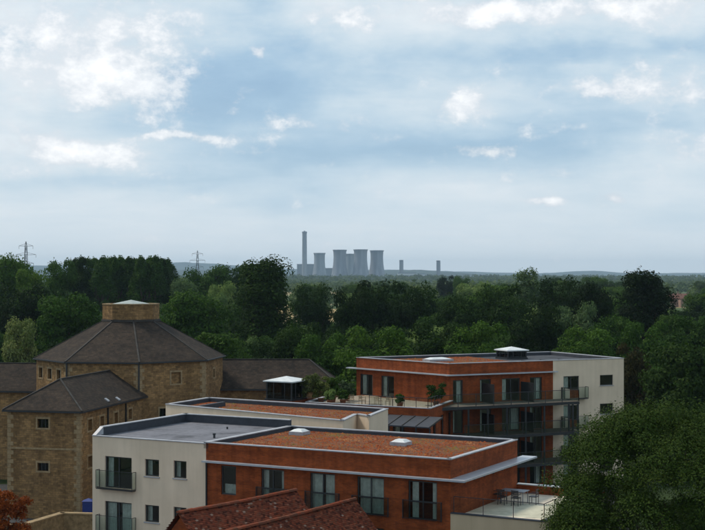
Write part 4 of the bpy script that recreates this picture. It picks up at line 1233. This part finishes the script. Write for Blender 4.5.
# the wooded belt behind the buildings, row by row
GAPS = [(324, 346, 322), (270, 297, 321), (418, 441, 297.5), (668, 694, 309)]
ROWS = [150, 163, 177, 193, 212, 235, 262, 296, 338, 390, 455, 535, 630, 730]
count = 0
for Y in ROWS:
    step = 8.4 * F / Y; px = -25 + random.uniform(0, step)
    while px < 735:
        x = px + random.uniform(-.25, .25) * step; y = Y * random.uniform(.965, 1.035); px += step
        h = random.uniform(11.0, 14.5) if Y < 180 else random.uniform(11.5, 16)
        if x < 230: h = random.uniform(10, 14.5)
        if 430 < x < 620 and 190 < Y < 330: h += 1.2
        if Y < 170 and (x < 235 or 235 < x < 400): h -= 1.5
        if 430 < x < 705 and Y > 330: h += random.uniform(1.0, 4.5)
        elif Y > 400: h += random.uniform(0, 3)
        top = YH + (H - h) * F / y
        if any(a - 8 < x < b + 8 and top < lim for a, b, lim in GAPS):
            h = H - (np.interp(x, [0, 1], [0, 0]) + [lim for a, b, lim in GAPS if a - 8 < x < b + 8][0] - YH) * y / F
            if h < 4: continue
        if Y < 170 and abs(at(x, y)) > 0 and inside((at(x, y), y), [(-45, 120), (30, 120), (30, 147), (-45, 147)]): continue
        for mk, mpx, myt, mY, mw, ml in MAIN:
            if y < mY and abs(x - mpx) < mw * .45:
                lim = myt + .5 * zt(myt, mY) * F / mY * (.9 if mk != 'tall' else 1.2)
                h = min(h, H - (lim - YH) * y / F)
        if h < 5: continue
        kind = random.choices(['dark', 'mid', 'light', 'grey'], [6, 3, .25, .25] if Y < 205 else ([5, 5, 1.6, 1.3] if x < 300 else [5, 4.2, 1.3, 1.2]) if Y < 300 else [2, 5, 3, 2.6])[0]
        w = h * random.uniform(.62, .86)
        tone = {'dark': 'dark green', 'mid': 'mid green', 'light': 'light green', 'grey': 'grey green'}[kind]
        zone = 'behind the gaol' if x < 230 else 'below the power station' if x < 440 else 'behind the balcony flats' if x < 620 else 'along the right edge'
        deep = 'at the near side of the wood' if Y < 200 else 'in the middle of the wood' if Y < 350 else 'far back in the wood'
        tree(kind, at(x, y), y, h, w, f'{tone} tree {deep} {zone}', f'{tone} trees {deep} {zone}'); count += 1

# far woods and hedges on the plain, one mass
cen, nor, siz, rr = [], [], [], []
for k in range(7000):
    y = 760 * (6.4 ** rng.random()) ** 1.0; px = rng.uniform(-60, 765)
    if any(a < px < b and y < 1700 and lim > YH + H * F / y - 3 for a, b, lim in GAPS): continue
    hh = rng.uniform(5, 12) * (1.0 + (.5 * rng.random() if y < 2200 else .1)); ww = rng.uniform(7, 15) * (1 + y / 6000); m_ = 34
    d = sphere_dirs(m_); d[:, 2] = np.abs(d[:, 2])
    gz = np.interp((y - 2550) / 1900, [0, .3, .6, .85, 1, 1.35], [0, .3, .7, 1, .9, 0]) * 17
    c = np.array([at(px, y), y, gz]); p = c + d * np.array([ww * .6, ww * .6, hh]) * rng.uniform(.75, 1.05, (m_, 1))
    cen.append(p); nor.append(d + rng.normal(size=(m_, 3)) * .35); siz.append(rng.uniform(.9, 2.0, m_) * (1 + y / 5000)); rr.append(np.clip(rng.random(m_) * .4 + rng.random() * .6, 0, 1))
M['leaf_far'] = m_rnd('foliage_far', [(0, (.024, .046, .012)), (.5, (.060, .092, .024)), (1, (.115, .140, .048))], .8, trans=.2)
me = quads_mesh('distant_woodland', leaf_arrays(np.vstack(cen), np.vstack(nor), np.concatenate(siz)), np.concatenate(rr), 'leaf_far')
o = bpy.data.objects.new('distant_woodland', me); col.objects.link(o); o['kind'] = 'stuff'; o['label'] = 'far woods and hedgerows spread over the plain'

# large leafy tree at the lower right
nh, nw = 14.0, 11.6; nx, ny = at(660, 64), 64.0
p, nr, rr = crown(nh, nw, 290000, .06, 'dome', 300, .4)
big = thing('broadleaf_tree', 'large leafy tree filling the lower right corner', 'tree', (nx, ny, 0))
o = bpy.data.objects.new('crown', quads_mesh('crown', leaf_arrays(p, nr, 0.053 * rng.uniform(.6, 1.35, len(p))), rr, 'leaf_near')); col.objects.link(o); o.parent = big
o = bpy.data.objects.new('trunk', trunk_mesh('trunk', nh, nw)); col.objects.link(o); o.parent = big
# reddish shrub at the lower left
p, nr, rr = crown(5.4, 3.4, 7000, .09, 'round', 30); sx, sy = at(8, 90), 90.0
shr = thing('red_shrub', 'orange red leaved shrub at the lower left corner', 'shrub', (sx, sy, 0))
o = bpy.data.objects.new('crown', quads_mesh('crown', leaf_arrays(p, nr, .09 * rng.uniform(.6, 1.3, len(p))), rr, 'leaf_red')); col.objects.link(o); o.parent = shr
o = bpy.data.objects.new('trunk', trunk_mesh('trunk', 5.4, 3.4)); col.objects.link(o); o.parent = shr


def potted(px, Y, z, h, w, mat, label, group='terrace plants', n=3200, shape='near', leaf=.075):
    x = at(px, Y); r = thing('potted_plant', label, 'plant', (x, Y, z), group)
    m = MB(); m.lathe((x, Y), [(.2, z), (.28, z + .42), (.31, z + .43), (.31, z + .5), (.26, z + .5)], 14); m.build('pot', 'terracotta', r, smooth=True)
    p, nr, rr = crown(h, w, n, leaf, shape, 34); p[:, 2] += .35
    o = bpy.data.objects.new('foliage', quads_mesh('foliage', leaf_arrays(p, nr, leaf * rng.uniform(.6, 1.4, len(p))), rr, mat)); col.objects.link(o); o.parent = r
    return r


potted(310, 122.4, ZB, 2.5, 2.0, 'leaf_bright', 'tall yellow green plant at the left end of the terrace')
potted(321, 122.2, ZB, 2.2, 1.7, 'leaf_bright', 'tall yellow green plant second from the left on the terrace')
potted(333, 123.5, ZB, 2.1, 2.0, 'leaf_light', 'rounded green bush in a pot in the middle of the planted end')
potted(347, 125.0, ZB, 1.7, 1.5, 'leaf_grey', 'grey green bush in a pot just left of the terrace doors')
potted(343, 120.8, ZB, 1.1, 1.0, 'leaf_light', 'small light green plant in front of the grey green bush')
potted(330, 120.6, ZB, 1.1, 1.1, 'leaf_grey', 'low grey green plant near the front terrace wall')
potted(400, 118.2, ZB, .9, .8, 'leaf_mid', 'small green plant beside the square terrace table')
potted(436, 119.0, ZB, 1.9, 1.7, 'leaf_dark', 'dark bushy potted tree at the brick corner of the upper terrace')

# ------------------------------------------------------------------ distant things
houses = [(676, 870, 'distant pinkish house with brown roof, left of the pair at the right'), (686, 862, 'distant pinkish house with brown roof, right of the pair at the right')]
M['roof_red'] = m_simple('brown_roof_tiles', (.17, .085, .065), .9, var=.3, scale=.5)
M['pink'] = m_plaster('pinkish_brick', (.36, .24, .19), .3)
for px, Y, lab in houses:
    x = at(px, Y); h = thing('house', lab, 'house', (x, Y, 0), 'distant houses'); f = Face((x - 3.4, Y), (x + 3.4, Y)); bk = [(x - 3.4, Y), (x + 3.4, Y), (x + 3.4, Y + 8), (x - 3.4, Y + 8)]
    ops = [[.8, 2.0, .9, 2.2], [4.6, 5.8, .9, 2.2], [.8, 2.0, 3.7, 5.0], [4.6, 5.8, 3.7, 5.0]]
    wall(f, 0, 5.6, ops, 'pink', h)
    for o in ops: window(f, o, h, 1)
    m = MB()
    for a, b in ((bk[1], bk[2]), (bk[2], bk[3]), (bk[3], bk[0])): m.poly([(*a, 0), (*b, 0), (*b, 5.6), (*a, 5.6)])
    m.build('wall', 'pink', h)
    m = MB(); e = [(x - 3.9, Y - .5), (x + 3.9, Y - .5), (x + 3.9, Y + 8.5), (x - 3.9, Y + 8.5)]; g0, g1 = (x - 3.9, Y + 4), (x + 3.9, Y + 4)
    m.poly([(*e[0], 5.5), (*e[1], 5.5), (*g1, 8.8), (*g0, 8.8)]); m.poly([(*e[2], 5.5), (*e[3], 5.5), (*g0, 8.8), (*g1, 8.8)]); m.poly([(*e[1], 5.5), (*e[2], 5.5), (*g1, 8.8)]); m.poly([(*e[3], 5.5), (*e[0], 5.5), (*g0, 8.8)])
    rf = m.build('roof', 'roof_red', h); m = MB(); m.box((x + 2.2, Y + 4), (1, 0), .9, .9, 7.9, 10); m.build('chimney', 'pink', rf)


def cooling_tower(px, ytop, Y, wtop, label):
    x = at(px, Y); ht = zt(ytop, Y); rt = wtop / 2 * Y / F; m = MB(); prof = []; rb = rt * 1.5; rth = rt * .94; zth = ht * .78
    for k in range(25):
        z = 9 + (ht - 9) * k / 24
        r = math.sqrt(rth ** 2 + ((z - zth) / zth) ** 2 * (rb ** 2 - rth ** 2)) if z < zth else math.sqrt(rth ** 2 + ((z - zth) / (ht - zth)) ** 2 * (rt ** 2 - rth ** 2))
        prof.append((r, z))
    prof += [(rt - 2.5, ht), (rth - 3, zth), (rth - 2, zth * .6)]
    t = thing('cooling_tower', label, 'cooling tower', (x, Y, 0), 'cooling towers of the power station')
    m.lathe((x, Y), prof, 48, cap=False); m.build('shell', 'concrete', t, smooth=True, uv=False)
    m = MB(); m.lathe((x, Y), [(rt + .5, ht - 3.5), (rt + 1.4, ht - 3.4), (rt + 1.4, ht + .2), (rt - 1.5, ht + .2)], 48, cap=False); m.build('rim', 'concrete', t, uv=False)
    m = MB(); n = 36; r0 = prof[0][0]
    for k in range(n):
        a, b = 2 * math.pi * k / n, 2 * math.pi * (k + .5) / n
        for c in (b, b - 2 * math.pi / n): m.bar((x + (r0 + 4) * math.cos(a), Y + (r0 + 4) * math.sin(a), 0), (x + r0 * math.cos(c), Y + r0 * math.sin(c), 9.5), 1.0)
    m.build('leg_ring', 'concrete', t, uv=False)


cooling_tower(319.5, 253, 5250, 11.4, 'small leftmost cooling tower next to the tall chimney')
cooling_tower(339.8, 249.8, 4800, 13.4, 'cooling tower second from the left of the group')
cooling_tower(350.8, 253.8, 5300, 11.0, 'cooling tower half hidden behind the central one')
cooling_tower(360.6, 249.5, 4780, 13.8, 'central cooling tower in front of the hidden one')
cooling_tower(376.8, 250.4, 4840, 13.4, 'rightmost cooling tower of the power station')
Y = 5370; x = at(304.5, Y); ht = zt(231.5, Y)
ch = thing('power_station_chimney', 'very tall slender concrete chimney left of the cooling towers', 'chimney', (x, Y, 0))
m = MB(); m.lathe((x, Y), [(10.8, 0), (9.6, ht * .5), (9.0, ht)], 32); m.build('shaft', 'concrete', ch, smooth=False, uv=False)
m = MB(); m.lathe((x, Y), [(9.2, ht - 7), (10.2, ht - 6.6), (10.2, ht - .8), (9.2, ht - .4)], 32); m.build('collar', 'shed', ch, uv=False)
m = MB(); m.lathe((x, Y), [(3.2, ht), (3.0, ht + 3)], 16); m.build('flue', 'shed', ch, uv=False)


def block(name, label, x0, x1, ytop, Y, depth, mat, bays=6):
    xa, xb = at(x0, Y), at(x1, Y); ht = zt(ytop, Y); t = thing(name, label, 'building', ((xa + xb) / 2, Y, 0)); f = Face((xa, Y), (xb, Y)); m = MB()
    m.prism([(xa, Y), (xb, Y), (xb, Y + depth), (xa, Y + depth)], 0, ht); m.build('wall', mat, t, uv=False)
    for k in range(bays):
        m = MB(); w = (xb - xa) / bays; fbar(m, f, w * (k + .12), w * (k + .88), ht * .45, ht * .8, .02, .4); m.build('window_band', 'shed', t)
    m = MB(); fbar(m, f, -1, xb - xa + 1, ht + .02, ht + 2, -depth - 1, 1); m.build('roof', 'shed', t, uv=False)


block('turbine_hall', 'low grey blue turbine hall at the foot of the tall chimney', 297, 314, 264.5, 5480, 60, 'shed')
block('turbine_hall', 'low grey blue hall between the chimney and the cooling towers', 314.5, 333, 268.5, 5600, 60, 'shed')
block('warehouse', 'long white low warehouse right of the cooling towers', 398, 416, 273.4, 4560, 50, 'white', 8)
block('warehouse', 'short white warehouse further right of the cooling towers', 417.5, 425, 274.2, 4580, 40, 'white', 4)
for px, yt, Y, lab in ((401.3, 260, 5150, 'stubby gas turbine stack above the white warehouse'), (438.3, 260.5, 4700, 'solitary stubby stack right of the power station')):
    x = at(px, Y); ht = zt(yt, Y); t = thing('turbine_stack', lab, 'chimney', (x, Y, 0), 'turbine stacks'); m = MB(); r = 2.0 * Y / F
    m.prism([(x - r, Y - r), (x + r, Y - r), (x + r * .9, Y + r), (x - r * .9, Y + r)], 0, ht * .93); m.build('shaft', 'concrete', t, uv=False)
    m = MB(); m.lathe((x, Y), [(r * 1.02, ht * .93), (r * 1.02, ht)], 20); m.build('crown_ring', 'shed', t, uv=False)


def pylon(px, ytop, Y, label):
    x = at(px, Y); ht = zt(ytop, Y); t = thing('pylon', label, 'pylon', (x, Y, 0), 'electricity pylons'); th = .27
    lv = [(0, 4.0), (.25, 2.9), (.48, 1.9), (.62, 1.25), (.8, .95), (.92, .7), (1.0, .12)]; m = MB()
    for a in (-1, 1):
        for b in (-1, 1):
            for (t0, w0), (t1, w1) in zip(lv[:-1], lv[1:]): m.bar((x + a * w0, Y + b * w0, ht * t0), (x + a * w1, Y + b * w1, ht * t1), th)
    m.build('leg', 'steel', t); m = MB()
    for (t0, w0), (t1, w1) in zip(lv[:-1], lv[1:]):
        for s in (-1, 1):
            m.bar((x - s * w0, Y - w0, ht * t0), (x + s * w1, Y - w1, ht * t1), th * .6); m.bar((x - s * w0, Y + w0, ht * t0), (x + s * w1, Y + w1, ht * t1), th * .6)
            m.bar((x - w0, Y - s * w0, ht * t0), (x - w1, Y + s * w1, ht * t1), th * .6)
    m.build('lattice', 'steel', t)
    for tz, w in ((.62, 6.5), (.77, 8.5), (.92, 6.0)):
        m = MB(); z = ht * tz
        for s in (-1, 1):
            m.bar((x, Y, z), (x + s * w, Y, z + .3), th); m.bar((x, Y, z + 2.2), (x + s * w, Y, z + .3), th * .7); m.bar((x + s * w, Y, z + .3), (x + s * w, Y, z - 2.4), th * .7)
        m.build('crossarm', 'steel', t)


pylon(26, 241.5, 1150, 'lattice electricity pylon at the far left above the trees')
pylon(197.5, 250.5, 1500, 'lattice electricity pylon right of the poplar row')

# ------------------------------------------------------------------ haze
m = MB(); m.prism([(-7600, -500), (7600, -500), (7600, 15800), (-7600, 15800)], -2, 216)
hz = m.build('haze', 'white', uv=False); hz['kind'] = 'stuff'
hm = bpy.data.materials.new('haze_air'); hm.use_nodes = True; nt = hm.node_tree; nt.nodes.clear()
ho = nt.nodes.new('ShaderNodeOutputMaterial'); pv = nt.nodes.new('ShaderNodeVolumePrincipled')
pv.inputs['Color'].default_value = (.62, .82, 1.0, 1); pv.inputs['Density'].default_value = 6e-5; pv.inputs['Anisotropy'].default_value = .0
nt.links.new(pv.outputs[0], ho.inputs['Volume']); hz.data.materials.clear(); hz.data.materials.append(hm)
print('filler trees', count, 'objects', len(bpy.data.objects))
